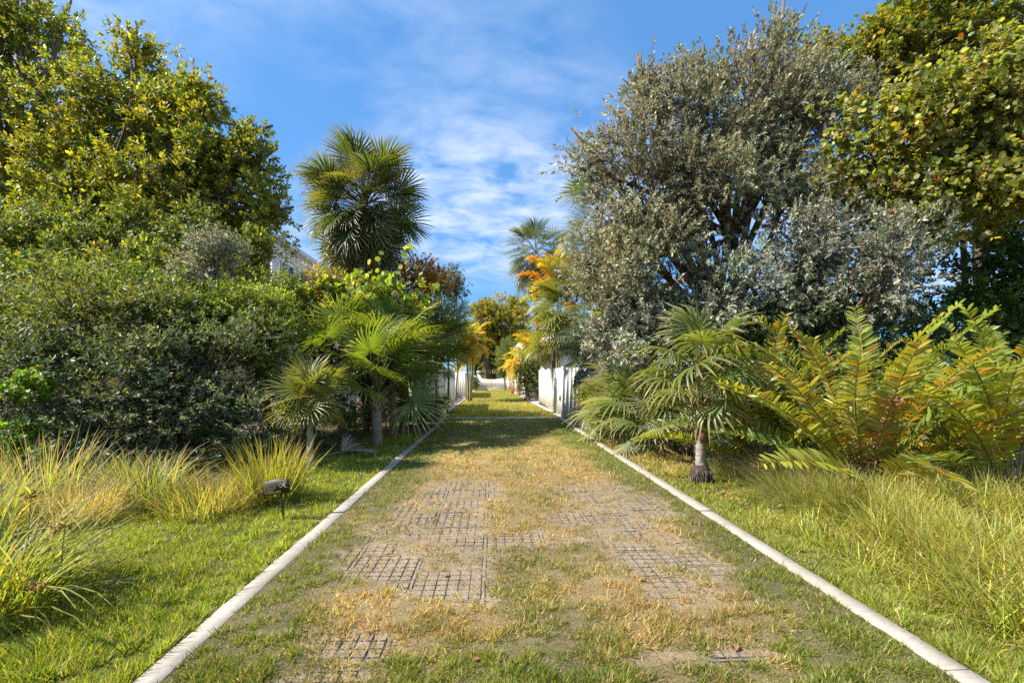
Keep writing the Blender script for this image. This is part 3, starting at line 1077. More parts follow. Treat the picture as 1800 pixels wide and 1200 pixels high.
root = thing('shed', 'small white building with brown wooden door beyond the gate', 'building', (-.5, 76, 0))
b = Buf(); add_box(b, -2.2, 2.8, 76, 80, 0, 2.35); part('wall', b, M_WHITE, root)
b = Buf(); b.add([[-2.5, 75.6, 2.3], [1.1, 75.6, 2.3], [1.1, 78, 3.0], [-2.5, 78, 3.0], [-2.5, 80.4, 2.3], [1.1, 80.4, 2.3]], [np.array([[0, 1, 2, 3], [3, 2, 5, 4]])]); part('roof', b, M_ROOF, root)
b = Buf()
for k in range(2):
    add_box(b, -1.35 + k * 1.03, -.35 + k * 1.03, 75.95, 75.99, .05, 2.0)
part('door', b, M_WOOD, root)

# ---- house on the left behind the trees
HX, HY, HT = -11.3, 25.0, 8.75
root = thing('house', 'pale lap sided house with windows behind the left trees', 'house', (HX, HY, 0))
b = Buf(); add_box(b, HX - 11, HX - .05, HY + .05, HY + 18, 0, HT); part('wall', b, M_SIDING, root)
b, b2 = Buf(), Buf()
for k in range(int(HT / .2)):
    z = k * .2
    v = np.array([[HX - .02, HY, z + .2], [HX + .025, HY, z], [HX + .025, HY + 18, z], [HX - .02, HY + 18, z + .2], [HX - .02, HY, z], [HX - .02, HY + 18, z]])
    b.add(v, [np.array([[0, 1, 2, 3], [1, 4, 5, 2]])])
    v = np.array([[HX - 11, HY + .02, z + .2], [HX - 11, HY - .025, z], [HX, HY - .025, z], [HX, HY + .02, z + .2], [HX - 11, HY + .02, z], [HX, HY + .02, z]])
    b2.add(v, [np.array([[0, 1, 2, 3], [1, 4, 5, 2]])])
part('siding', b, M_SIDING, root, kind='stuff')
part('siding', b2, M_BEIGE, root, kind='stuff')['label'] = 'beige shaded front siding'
b = Buf(); add_box(b, HX - .06, HX + .05, HY - .05, HY + .12, 0, HT); part('corner_board', b, M_FRAME, root)
b = Buf()
add_box(b, HX - 11.2, HX + .25, HY - .25, HY + 18.3, HT, HT + .12); add_box(b, HX + .25, HX + .28, HY - .25, HY + 18.3, HT - .1, HT + .2)
add_box(b, HX - 11.2, HX + .25, HY - .28, HY - .25, HT - .1, HT + .2)
part('eave', b, M_FRAME, root)
b = Buf()
b.add([[HX - 11.2, HY - .25, HT + .2], [HX + .27, HY - .25, HT + .2], [HX + .27, HY + 18.3, HT + .2], [HX - 11.2, HY + 18.3, HT + .2], [HX - 5.5, HY + 5, HT + .3], [HX - 5.5, HY + 13, HT + .3]],
      [np.array([[0, 1, 4]]), np.array([[1, 2, 5, 4]]), np.array([[2, 3, 5]]), np.array([[3, 0, 4, 5]])])
rf = part('roof', b, M_ROOF, root)
for (y0, y1) in ((26.05, 27.5), (28.35, 29.7), (31.0, 32.4)):
    z0, z1 = 6.35, 7.75
    b = Buf()
    add_box(b, HX + .02, HX + .07, y0 - .09, y0, z0 - .09, z1 + .09); add_box(b, HX + .02, HX + .07, y1, y1 + .09, z0 - .09, z1 + .09)
    add_box(b, HX + .021, HX + .069, y0, y1, z1, z1 + .09); add_box(b, HX + .021, HX + .085, y0, y1, z0 - .09, z0)
    add_box(b, HX + .021, HX + .06, (y0 + y1) / 2 - .03, (y0 + y1) / 2 + .03, z0, z1)
    w = part('window', b, M_FRAME, root)
    for (a, c) in ((y0, (y0 + y1) / 2 - .03), ((y0 + y1) / 2 + .03, y1)):
        b = Buf(); add_box(b, HX + .022, HX + .04, a, c, z0, z1)
        o = link('pane', b.mesh('pane', M_GLASS, root.location), w)

# ---- house corner on the right, deep in the lane
root = thing('house', 'white house corner with porch roof behind the right yellow palms', 'house', (3.3, 42, 0))
b = Buf(); add_box(b, 3.6, 14, 42.6, 56, 0, 4.6); part('wall', b, M_SIDING, root)
b = Buf(); b.add([[2.3, 41.2, 4.55], [15, 41.2, 4.55], [15, 57, 4.55], [2.3, 57, 4.55], [8.5, 47, 6.3], [8.5, 52, 6.3]],
                 [np.array([[0, 1, 4]]), np.array([[1, 2, 5, 4]]), np.array([[2, 3, 5]]), np.array([[3, 0, 4, 5]]), np.array([[3, 2, 1, 0]])]); part('roof', b, M_ROOF, root)
for y0 in (41.6, 46.0, 50.5):
    b = Buf(); add_box(b, 2.6, 2.85, y0 - .12, y0 + .12, 0, 4.5); part('column', b, M_FRAME, root)

# ================================================================== PLANTS
P_TREE = [(5, (.16, .195, .025)), (4, (.21, .225, .028)), (2, (.11, .15, .025)), (1.8, (.33, .28, .03)), (.3, (.34, .2, .03))]
P_MID = [(5, (.11, .165, .035)), (4, (.15, .2, .038)), (2, (.08, .125, .035)), (1, (.27, .27, .04))]
P_DARK = [(5, (.09, .13, .055)), (4, (.12, .16, .06)), (2, (.06, .09, .042)), (1, (.18, .2, .06))]
P_TREE_SHADE = [(5, (.095, .135, .028)), (4, (.13, .165, .03)), (2, (.065, .1, .028)), (1.3, (.26, .25, .03))]  # tree greens made darker, so the shade is in the leaf colour
P_BLUEGRN = [(5, (.095, .135, .07)), (4, (.13, .165, .08)), (2, (.065, .095, .055)), (1, (.2, .21, .1)), (.4, (.2, .13, .08))]
P_OLIVE = [(5, (.12, .155, .045)), (3, (.155, .19, .045)), (2, (.085, .115, .04)), (.6, (.22, .2, .05))]
P_YELGRN = [(5, (.2, .26, .065)), (3, (.26, .3, .07)), (2, (.1, .14, .04)), (.6, (.28, .24, .05))]
P_MIXYEL = [(4, (.17, .21, .07)), (3, (.36, .35, .2)), (2.2, (.52, .36, .04)), (1.6, (.25, .28, .06)), (1, (.5, .22, .03))]
P_GRAPE = [(4, (.24, .32, .04)), (3, (.3, .36, .05)), (2, (.13, .19, .07)), (1, (.42, .4, .18)), (.3, (.42, .14, .02))]
P_GRAPE2 = [(5, (.18, .205, .035)), (4, (.25, .26, .05)), (1.8, (.37, .35, .18)), (2, (.11, .145, .035)), (.12, (.5, .13, .02)), (.8, (.3, .26, .03))]
P_ORANGE = [(4, (.4, .2, .03)), (3, (.3, .2, .03)), (3, (.16, .15, .03)), (1, (.45, .13, .03))]
P_SILVER = [(5, (.31, .3, .19)), (4, (.37, .36, .25)), (3, (.21, .205, .11)), (1.0, (.36, .36, .27)), (.9, (.22, .145, .08)), (1.6, (.19, .2, .055))]
P_SILVER2 = [(5, (.28, .29, .21)), (4, (.34, .35, .265)), (3, (.19, .2, .115)), (1.2, (.42, .43, .35)), (.8, (.22, .23, .08))]
P_FICUS = [(5, (.06, .11, .018)), (4, (.085, .14, .022)), (2, (.04, .075, .018)), (.8, (.15, .21, .03))]
P_POINC = [(4, (.17, .19, .03)), (3, (.26, .25, .03)), (2, (.36, .29, .03)), (1, (.4, .25, .03))]
P_YELLOW = [(5, (.5, .36, .03)), (3, (.36, .33, .04)), (2, (.2, .24, .04)), (1, (.55, .28, .03))]

# ---- left: tall trees
plant('broadleaf_tree', 'tall yellow green tree behind the dark bushes with visible brown limbs', 'tree', ground(245, 18.5),
      [ell(235, 195, 18.5, 85, 90, 2.0), ell(330, 265, 18, 100, 100, 2.0), ell(420, 345, 18, 75, 75, 1.8), ell(130, 250, 18.5, 100, 105, 2.0), ell(250, 350, 17.5, 165, 60, 1.9),
       ell(455, 275, 18, 24, 38, .6), ell(234, 105, 18.5, 20, 40, .6), ell(350, 175, 18.5, 30, 30, .6), ell(480, 365, 18, 22, 20, .8), ell(160, 395, 17.5, 95, 45, 1.6), ell(330, 405, 17.5, 95, 42, 1.5)],
      430, .5, 11, (.18, .08), P_TREE, M_LEAF, T_OVAL, trunk_r=.24, fork_pt=at(243, 372, 18.5), L=.38, nl=11, twig=.5, wild=.06, shell=.75, up=.45)
plant('broadleaf_tree', 'tall yellow green tree cut off by the left picture edge', 'tree', ground(30, 19.5),
      [ell(40, 120, 19.5, 70, 95, 1.8), ell(105, 75, 19.5, 34, 30, .8), ell(20, 270, 19, 85, 105, 1.8), ell(-90, 140, 19.5, 110, 160, 2.2), ell(45, 40, 19.5, 36, 36, .8), ell(40, 380, 18.5, 85, 50, 1.6)],
      260, .5, 11, (.18, .08), P_TREE, M_LEAF, T_OVAL, trunk_r=.22, fork_pt=at(20, 370, 19.5), L=.38, nl=11, twig=.5, wild=.06, shell=.75, up=.45)

# ---- left: middle shrubs, and lower tree foliage with shade in its colour
plant('shrub', 'lower leaves of the tall left tree with shade painted in, by the left edge', 'shrub', ground(70, 11.8),  # stands for the tree's own lower crown, darkened to look shaded
      [ell(10, 430, 12.8, 55, 60, .9), ell(165, 445, 12.4, 45, 65, .8), ell(20, 525, 11.3, 80, 50, 1.0), ell(115, 505, 11.4, 60, 40, .8), ell(215, 505, 11.4, 35, 35, .6), ell(95, 400, 13, 26, 50, .6)], 150, .34, 12, (.125, .05), P_TREE_SHADE, M_LEAF, T_OVAL,
      trunk_r=.08, stems=3, L=.26, wild=.04, fork=.5)
plant('shrub', 'lower tree leaves with shade painted in, in front of the beige house wall', 'shrub', ground(320, 11.8),  # also lower tree crown, its shade painted into the leaves
      [ell(285, 485, 12, 60, 45, .9), ell(385, 500, 11.8, 45, 32, .7), ell(300, 525, 11.2, 100, 40, .9), ell(245, 425, 13, 30, 55, .6), ell(340, 420, 13, 40, 40, .6), ell(425, 440, 13.5, 36, 26, .5)], 160, .34, 12, (.125, .05), P_TREE_SHADE, M_LEAF, T_OVAL,
      trunk_r=.08, stems=3, L=.26, wild=.04)
plant('shrub', 'green shrub right below the white house windows', 'shrub', ground(470, 12.6),
      [ell(440, 525, 12.6, 50, 30, .8), ell(500, 520, 12.8, 26, 16, .5), ell(440, 555, 12.2, 70, 45, .9)], 110, .28, 12, (.085, .036), P_MID, M_LEAF, T_OVAL,
      trunk_r=.06, stems=2, L=.24, wild=.05)
plant('shrub', 'small silver grey shrub poking out among the left green bushes', 'shrub', ground(365, 10.6),
      [ell(372, 455, 10.6, 26, 42, .3), ell(350, 490, 10.6, 36, 26, .3), ell(405, 445, 10.6, 18, 14, .2)], 50, .2, 9, (.075, .028), P_SILVER, M_SILVER, T_DIAM,
      trunk_r=.035, L=.2, wild=.05)
# ---- left: dark bushes in front
kw = dict(tmpl=T_DIAM, trunk_r=.06, stems=3, L=.28, nl=11, squash=.38, up=.22, flat=.4, twig=.5, lump=.22, shell=.6, lobes=4)
plant('bush', 'rounded olive green bush in front of the left trees', 'bush', ground(150, 9.3),
      [ell(140, 565, 9.2, 90, 65, .9), ell(215, 570, 9.2, 70, 60, .9), ell(90, 600, 9.0, 70, 60, .8), ell(180, 520, 9.5, 50, 40, .6)], 130, .34, 15, (.082, .03), P_OLIVE, M_LEAF, wild=.1, **kw)
plant('bush', 'dark green spreading bush at the left picture edge', 'bush', ground(30, 8.7),
      [ell(10, 650, 8.6, 110, 100, 1.0), ell(110, 710, 8.3, 130, 80, 1.0), ell(60, 780, 8.0, 130, 60, .9), ell(-60, 560, 8.9, 90, 80, .9)], 170, .34, 16, (.088, .026), P_BLUEGRN, M_GLOSS, wild=.12, **kw)
plant('bush', 'broad dark green bush with layered branches beside the thatch palm', 'bush', ground(340, 8.9),
      [ell(310, 600, 9.2, 130, 70, 1.0), ell(390, 660, 8.9, 115, 80, 1.0), ell(260, 690, 8.7, 130, 80, 1.0), ell(370, 740, 8.5, 115, 70, .9), ell(240, 775, 8.2, 130, 52, .8)], 270, .34, 15,
      (.078, .032), P_BLUEGRN, M_GLOSS, wild=.1, **kw)
plant('bush', 'dark glossy bush behind the layered bush, under the grey shrub', 'bush', ground(360, 10.4),
      [ell(330, 550, 10.2, 110, 45, .8), ell(430, 560, 10.2, 80, 45, .8)], 120, .32, 12, (.09, .044), P_MID, M_GLOSS, wild=.08, **{**kw, 'tmpl': T_OVAL})
plant('bush', 'light yellowish green bush left of the big fan palms', 'bush', ground(475, 9.6),
      [ell(470, 600, 9.6, 42, 60, .6), ell(490, 650, 9.6, 32, 50, .5), ell(450, 560, 9.8, 40, 40, .5)], 110, .24, 13, (.075, .026), P_YELGRN, M_LEAF, wild=.06, **kw)
plant('seedling_plant', 'low lime green round leaved seedling at the foot of the dark bushes', 'plant', ground(135, 7.6),
      [ell(140, 800, 7.6, 36, 20, .25), ell(60, 690, 7.5, 24, 30, .2), ell(40, 780, 7.4, 30, 30, .25)], 26, .16, 5, (.075, .07), [(3, (.14, .24, .03)), (2, (.18, .28, .04))], M_LEAF, T_ROUND, trunk_r=.012, L=.14, nl=6)

# ---- left: behind the palms
plant('shrub', 'mixed shrub with yellow and orange leaves behind the palms', 'shrub', ground(545, 14),
      [ell(520, 540, 14, 45, 34, .8), ell(580, 520, 14, 45, 26, .8), ell(545, 570, 13.5, 70, 40, .9), ell(640, 480, 15, 40, 22, .6)], 190, .26, 12, (.08, .04), P_MIXYEL, M_LEAF, T_OVAL, trunk_r=.05, stems=3, L=.24, wild=.06)
sg = plant('sea_grape', 'sea grape bush with round lime leaves below the shaggy palm', 'bush', ground(650, 13.4),
           [ell(640, 528, 13.4, 70, 30, .8), ell(700, 525, 13.6, 42, 30, .7), ell(610, 540, 13.2, 40, 26, .6)], 50, .26, 5, (.13, .13), P_GRAPE, M_LEAF, T_ROUND, trunk_r=.05, stems=3, L=.25, nl=6)
for k in range(58):
    e = [(705, 440), (640, 488), (690, 490), (670, 468), (728, 478), (612, 482), (660, 505), (700, 515), (580, 540), (640, 520)][k % 10]
    p = at(e[0] + rng.normal(0, 14), e[1] + rng.normal(0, 12), 12.9 + rng.normal(0, .25))
    b = Buf()
    Y = nrm(np.array([[rng.normal(), rng.normal(), .6]])); Zv = nrm(np.array([[rng.normal(0, .6), -.8, .5]]) + rng.normal(0, .3, (1, 3)))
    X = nrm(np.cross(Y, Zv))
    s_ = rng.uniform(.12, .2)
    put(b, T_ROUND, np.zeros((1, 3)), X, Y, np.cross(X, Y), s_ * 1.1, s_, pick(P_GRAPE, 1))
    tube(b, [[0, 0, 0], [0, .02, -.06], [0, .05, -.14]], .004, 3, (.2, .16, .06))
    o = link('leaf', b.mesh('leaf', M_LEAF), sg); o.location = tuple(p - np.array(sg.location))
plant('shrub', 'orange leaved shrub right of the sea grape', 'shrub', ground(725, 17), [ell(722, 482, 17, 40, 26, .7), ell(745, 510, 17, 40, 26, .7)], 70, .26, 9, (.085, .04), P_ORANGE, M_LEAF, T_OVAL, trunk_r=.05, L=.24)
plant('slender_tree', 'small tree with drooping dark leaves against the sky left of the lane', 'tree', ground(785, 20),
      [ell(785, 500, 20, 24, 24, .6), ell(765, 490, 20, 20, 18, .5), ell(800, 512, 20, 14, 10, .3)], 50, .26, 6, (.12, .035), [(3, (.06, .075, .03)), (2, (.1, .1, .05)), (1, (.16, .12, .06))], M_LEAF, T_DIAM, trunk_r=.05, L=.26, up=-.3)
plant('feathery_shrub', 'light green feathery shrub behind the left palms', 'shrub', ground(765, 17.2),
      [ell(760, 560, 17.2, 42, 40, .8), ell(795, 565, 17.2, 22, 30, .6), ell(735, 555, 16.8, 30, 40, .6), ell(760, 610, 17.0, 50, 30, .7)], 150, .24, 13, (.075, .018), P_YELGRN, M_LEAF, T_DIAM, trunk_r=.06, stems=3, L=.24, wild=.05)
plant('shrub', 'dark green shrub filling the gap behind the left palm trunks', 'shrub', ground(640, 13.8),
      [ell(600, 610, 13.6, 70, 55, .8), ell(690, 620, 14.5, 60, 60, .8), ell(620, 690, 13.0, 80, 50, .7), ell(720, 690, 15.5, 40, 50, .6)], 240, .28, 12, (.08, .034), P_DARK, M_GLOSS, T_OVAL, trunk_r=.05, stems=3, L=.24)
plant('shrub', 'green shrub behind the left white fence', 'shrub', ground(800, 30), [ell(800, 590, 30, 22, 22, .9), ell(815, 600, 32, 18, 22, .9)], 70, .4, 11, (.12, .05), P_MID, M_LEAF, T_OVAL, trunk_r=.07, L=.35)
plant('hedge_plant', 'dark green bush at the far left end of the lane', 'bush', ground(834, 54), [ell(833, 674, 54, 3, 9, .5)], 20, .3, 9, (.13, .06), P_MID, M_LEAF, T_OVAL, trunk_r=.05, L=.3)

# ---- far end of the lane
plant('spreading_tree', 'spreading yellow green tree closing the end of the lane', 'tree', ground(854, 68),
      [ell(880, 545, 68, 45, 18, 3), ell(865, 565, 66, 30, 14, 2.5), ell(905, 560, 66, 30, 20, 2.5), ell(885, 590, 68, 40, 18, 3), ell(850, 545, 66, 16, 14, 2), ell(915, 600, 68, 26, 26, 2.5)],
      170, .9, 11, (.3, .13), P_POINC, M_LEAF, T_OVAL, trunk_r=.28, fork_pt=at(858, 610, 68), L=.7, squash=.35, shell=.7)
plant('broadleaf_tree', 'dark green tree behind the far gate on the left', 'tree', ground(835, 72),
      [ell(835, 600, 72, 32, 26, 3), ell(815, 605, 70, 25, 28, 3), ell(850, 630, 74, 30, 22, 3)], 190, .9, 12, (.28, .12), P_MID, M_LEAF, T_OVAL, trunk_r=.25, L=.7)
plant('broadleaf_tree', 'dark bushy tree behind the far gate on the right', 'tree', ground(888, 74),
      [ell(880, 630, 76, 30, 24, 3), ell(900, 625, 64, 18, 24, 2), ell(870, 650, 80, 40, 14, 3)], 190, .8, 12, (.26, .11), P_MID, M_LEAF, T_OVAL, trunk_r=.25, L=.7)
plant('shrub', 'brownish green shrub over the right fence deep in the lane', 'shrub', ground(888, 52), [ell(891, 622, 52, 12, 20, 1), ell(890, 645, 53, 9, 14, .8)], 80, .5, 11, (.18, .06), P_OLIVE, M_LEAF, T_OVAL, trunk_r=.08, L=.45)
for (px, lab) in ((853, 'bare grey tree trunk standing beyond the far gate'),):
    base = ground(px, 70)
    root = thing('palm_trunk', lab, 'tree', base)
    b = Buf(); tube(b, bez(base, base + UP * 2.5, base + UP * 6.5, 12), np.linspace(.26, .2, 12), 10, (.3, .28, .25)); part('trunk', b, M_BARK, root, True)

# ---- right: silver buttonwood and its neighbours
plant('silver_buttonwood', 'large silver leaved tree leaning over the right bed', 'tree', ground(1290, 10.4),
      [ell(1325, 195, 10.2, 120, 85, 1.2), ell(1215, 250, 10, 105, 95, 1.2), ell(1115, 345, 10, 80, 90, 1.1), ell(1260, 330, 9.6, 120, 60, 1.0), ell(1400, 245, 10.2, 85, 85, 1.1), ell(1085, 460, 10, 65, 75, 1.0),
       ell(1160, 450, 9.7, 60, 60, .9), ell(1440, 165, 10.5, 45, 36, .7), ell(1140, 170, 10, 20, 22, .3), ell(1350, 105, 10.2, 26, 30, .4), ell(1240, 140, 10.1, 40, 40, .5), ell(1045, 290, 10, 22, 22, .3)],
      400, .33, 18, (.078, .028), P_SILVER, M_SILVER, T_DIAM, trunk_r=.13, fork_pt=at(1290, 420, 10.4), stems=3, L=.24, nl=16, wild=.05, shell=.6, up=.4, twig=.5, lump=.17, ang=(25, 60))
plant('silver_buttonwood', 'silver shrub spray below the leaning silver tree, above the ferns', 'shrub', ground(1400, 9.2),
      [ell(1430, 440, 9.0, 100, 55, .8), ell(1560, 450, 8.0, 45, 38, .4), ell(1620, 410, 7.9, 24, 38, .3), ell(1330, 520, 9.2, 105, 55, .9), ell(1470, 515, 8.8, 85, 42, .7), ell(1570, 500, 8.0, 36, 32, .4), ell(1430, 365, 9.6, 80, 45, .8)],
      210, .27, 13, (.074, .027), P_SILVER2, M_SILVER, T_DIAM, trunk_r=.09, stems=4, L=.24, nl=16, wild=.08, shell=.7, lump=.25, ang=(25, 60), twig=.6)
plant('silver_buttonwood', 'low silver shrub behind the right thatch palm', 'shrub', ground(1170, 10),
      [ell(1130, 610, 10, 70, 45, .7), ell(1210, 560, 9.8, 75, 50, .8), ell(1240, 620, 9.6, 70, 45, .7), ell(1110, 540, 10.2, 60, 40, .7)],
      210, .26, 14, (.088, .034), P_SILVER2, M_SILVER, T_DIAM, trunk_r=.07, stems=4, L=.22, nl=12, wild=.03)
plant('sea_grape_tree', 'large round leaved sea grape tree with tan leaves at upper right', 'tree', ground(1720, 10.4),
      [ell(1620, 230, 8.7, 115, 80, .9), ell(1730, 200, 8.5, 105, 95, .9), ell(1525, 270, 8.9, 75, 75, .8), ell(1700, 340, 8.4, 125, 65, .8), ell(1810, 290, 8.4, 90, 115, .9), ell(1600, 370, 8.6, 75, 45, .7)],
      470, .28, 10, (.08, .066), P_GRAPE2, M_LEAF, T_HEX, trunk_r=.07, fork_pt=at(1690, 370, 10.0), stems=1, L=.25, nl=7, shell=.7, twig=.6, up=.2, wild=.06)
plant('broadleaf_tree', 'olive green tree filling the top right corner', 'tree', ground(1720, 15.5),
      [ell(1700, 60, 15.5, 130, 60, 1.6), ell(1560, 120, 15.2, 90, 45, 1.3), ell(1800, 60, 15.2, 110, 90, 1.6), ell(1450, 120, 15.2, 26, 36, .5), ell(1530, 90, 15.2, 60, 30, .8), ell(1850, 200, 15, 100, 120, 1.5), ell(1620, 50, 15.5, 70, 45, 1)],
      330, .42, 11, (.15, .085), P_TREE, M_LEAF, T_OVAL, trunk_r=.2, fork_pt=at(1720, 330, 15.5), L=.3, nl=10, shell=.7, up=.4, wild=.05)
plant('ficus_hedge', 'dense dark green small leaved hedge bush at the right edge', 'hedge', ground(1760, 9.6),
      [ell(1740, 490, 9.6, 95, 80, .9), ell(1820, 440, 9.8, 80, 110, 1.0), ell(1720, 580, 9.4, 100, 70, .9), ell(1840, 570, 9.2, 90, 90, .9)], 210, .32, 13, (.082, .046), P_FICUS, M_GLOSS, T_OVAL, trunk_r=.06, stems=4, L=.2, nl=12)
plant('shrub', 'shaded green shrub filling in behind the big ferns', 'shrub', ground(1480, 8.6),
      [ell(1420, 620, 8.8, 110, 60, .6), ell(1560, 600, 8.8, 100, 60, .6), ell(1350, 690, 8.4, 90, 60, .5), ell(1480, 680, 8.6, 110, 50, .5), ell(1640, 650, 8.6, 90, 60, .5), ell(1390, 570, 9.9, 110, 60, .6), ell(1270, 600, 10.2, 80, 60, .6)], 250, .26, 11, (.09, .04), P_DARK, M_GLOSS, T_OVAL, trunk_r=.04, stems=3, L=.22)
plant('shrub', 'rounded yellow green shrub among the silver palmettos', 'shrub', ground(1062, 13.2),
      [ell(1058, 705, 13.2, 30, 28, .5), ell(1070, 735, 13, 28, 26, .5)], 90, .18, 11, (.06, .026), [(4, (.2, .22, .03)), (3, (.14, .18, .03)), (1, (.4, .28, .04))], M_LEAF, T_OVAL, trunk_r=.03, stems=3, L=.16)
plant('shrub', 'dark green shrub behind the silver palmettos by the right fence', 'shrub', ground(1100, 15.5),
      [ell(1060, 600, 16, 40, 50, .8), ell(1100, 680, 14.5, 60, 50, .8)], 130, .28, 11, (.075, .032), P_DARK, M_GLOSS, T_OVAL, trunk_r=.05, stems=3, L=.22)
plant('climbing_shrub', 'leafy dark shrub growing in the gap of the right fence', 'shrub', ground(930, 31.5),
      [ell(930, 655, 31.5, 14, 22, .6), ell(928, 685, 31.2, 15, 20, .5), ell(922, 640, 31.5, 12, 14, .5)], 100, .3, 11, (.09, .04), P_OLIVE, M_LEAF, T_OVAL, trunk_r=.05, L=.26)

# ---- fan palms
G1 = (.085, .125, .028); G2 = (.12, .155, .03); GT = (.3, .27, .08)
SV = (.22, .27, .2); SVT = (.32, .33, .22)


def fans(tag_, n, **k):
    c = k.pop('cols')
    return [fan_mesh(tag_, col=c[i % len(c)], **k) for i in range(n)]


# shaggy sabal, left
def sabal(label, center, base, fr, n, dead, stalks, fr_scale, lean=(0, 0), group=None, seed=0):
    root = thing('sabal_palm', label, 'palm tree', base)
    palm_trunk(root, base, np.asarray(center) - UP * .1, .2, .17, (.22, .17, .12), lean)
    leaf_bases(root, np.asarray(center) - UP * 1.3, np.asarray(center) - UP * .1, .17, 46, (.26, .17, .09), .34, .7, .045)
    rosette(root, fr, n, center, 78, -62, fr_scale, jitter=12, spread_h=1.1, power=.72)
    if dead:
        rosette(root, DEADF, dead, np.asarray(center) - UP * .3, -35, -70, (.75, 1.0), az0=1.0, pname='dead_frond')
    for k in range(stalks):
        a = k * 2.4 + .4
        el = rng.uniform(25, 75)
        b = Buf()
        L = rng.uniform(1.5, 2.1) * fr_scale[1]
        d = np.array([math.cos(a) * math.cos(R(el)), math.sin(a) * math.cos(R(el)), math.sin(R(el))])
        c0 = np.asarray(center, float)
        pts = bez(c0, c0 + d * L * .6, c0 + d * L + np.array([math.cos(a) * .25, math.sin(a) * .25, -.3]), 9)
        tube(b, pts, np.linspace(.014, .004, 9), 4, (.16, .1, .06), False)
        for j in range(34):
            q = pts[3 + j % 6] + rng.normal(0, .03, 3)
            dd = nrm(rng.normal(0, .8, 3) + d * .6)
            l = rng.uniform(.15, .42)
            tube(b, bez(q, q + dd * l * .6, q + dd * l - UP * .12, 4), [.006, .005, .004, .002], 3, (.15, .095, .06), False)
        part('flower_stalk', b, M_DEAD, root)
    return root


DEADF = fans('dead_frond', 3, Rr=.95, Lp=.7, nseg=30, spread=115, cols=[(.26, .15, .07), (.3, .19, .1), (.2, .12, .07)], tipcol=(.32, .22, .13), fold=.7, droop=.9, tip=.9, bend=.7, mat=M_DEAD, costa=.3, pet_col=(.25, .16, .08))
SABF = fans('sabal_frond', 6, Rr=1.15, Lp=.95, nseg=36, spread=125, cols=[(.075, .11, .035), (.1, .135, .04), (.06, .09, .035), (.13, .14, .04)], tipcol=(.22, .19, .07), fold=.45, droop=.3, tip=.3, bend=.4, costa=.25, split=.38,
            ragged=.2, pet_r=.016)
sabal('shaggy sabal palm with a ball shaped crown left of centre', at(640, 368, 15), ground(640, 15), SABF, 96, 18, 26, (.85, 1.04))
sabal('sabal palm with open crown deep in the lane on the right', at(942, 452, 33), ground(945, 33), SABF, 40, 4, 0, (1.15, 1.4))
sabal('green palm peeking out left of the large silver tree', at(1062, 390, 15), ground(1062, 15), SABF, 24, 2, 0, (.75, .95))


def bushy(label, base, crown, fr, n, e_top, e_bot, scale, name='fan_palm', trunk=.07, tcol=(.3, .25, .2), bases=0, cat='palm', lean=(0, 0), dead=0, group=None, sh=.15, jitter=10, power=1.0, bcol=(.3, .18, .09)):
    root = thing(name, label, cat, base, group)
    palm_trunk(root, base, crown, trunk, trunk * .9, tcol, lean)
    if bases:
        c = np.asarray(crown, float)
        leaf_bases(root, c - UP * min(.45, c[2] * .6), c + UP * .02, trunk * .9, bases, bcol, .2, .55, .028)
    rosette(root, fr, n, crown, e_top, e_bot, scale, spread_h=sh, jitter=jitter, power=power)
    if dead:
        rosette(root, DEADF, dead, np.asarray(crown) - UP * .15, -20, -60, (.5, .65), az0=.7, pname='dead_frond')
    return root


# slim thatch palm with round head, left
TH1 = fans('thatch_frond', 5, Rr=.52, Lp=.3, nseg=26, spread=150, cols=[(.16, .19, .055), (.2, .21, .06), (.13, .165, .06)], tipcol=(.36, .32, .12), fold=.08, droop=.12, tip=.2, split=.25, bend=.18, pet_r=.006, pet_col=(.25, .24, .1))
bushy('small thatch palm with round spiky head on a slim grey trunk, left', ground(545, 8.2), at(545, 700, 8.2), TH1, 34, 88, -48, (.8, 1.05), 'thatch_palm', .055, (.34, .29, .24), 26, sh=.12)
# two larger fan palms, left
FAN = fans('fan_frond', 7, Rr=.88, Lp=.85, nseg=30, spread=125, cols=[(.11, .165, .03), (.16, .21, .03), (.08, .13, .04), (.2, .25, .035)], tipcol=(.3, .3, .09), fold=.2, droop=.16, tip=.4, split=.31, bend=.3, pet_r=.011, pet_col=(.17, .19, .06))
FAN2 = fans('fan_frond', 5, Rr=.8, Lp=.9, nseg=30, spread=130, cols=[(.07, .11, .035), (.09, .13, .035), (.055, .09, .035)], tipcol=(.18, .18, .07), fold=.18, droop=.15, tip=.4, split=.4, bend=.3, pet_r=.01, pet_col=(.15, .17, .06))
bushy('large fan palm with broad bright fronds and a short fat trunk, left', ground(664, 11.1), at(662, 690, 11.1), FAN, 20, 86, 10, (1.0, 1.25), trunk=.115, tcol=(.36, .29, .22), bases=34, dead=1, sh=.2)
bushy('fan palm with dark fibrous trunk right of the fat trunked palm', ground(707, 13.6), at(712, 655, 13.6), FAN, 20, 86, 12, (1.05, 1.3), trunk=.1, tcol=(.2, .12, .07), bases=40, dead=3, sh=.3)
bushy('tall fan palm with narrow fronds beside the left white fence', ground(742, 15.8), at(745, 625, 15.8), FAN2, 18, 85, 5, (1.0, 1.3), trunk=.08, tcol=(.2, .13, .08), bases=20, sh=.3)
bushy('dark fan palm leaning over the left fence top', ground(768, 19.6), at(776, 632, 19.6), FAN2, 12, 80, -30, (.6, .8), trunk=.06, tcol=(.16, .11, .07), sh=.2)
bushy('bright fan palm squeezed between the two larger left palms', ground(690, 12.4), at(690, 630, 12.4), FAN, 13, 86, 20, (.95, 1.25), trunk=.08, tcol=(.22, .15, .09), bases=22, sh=.25)
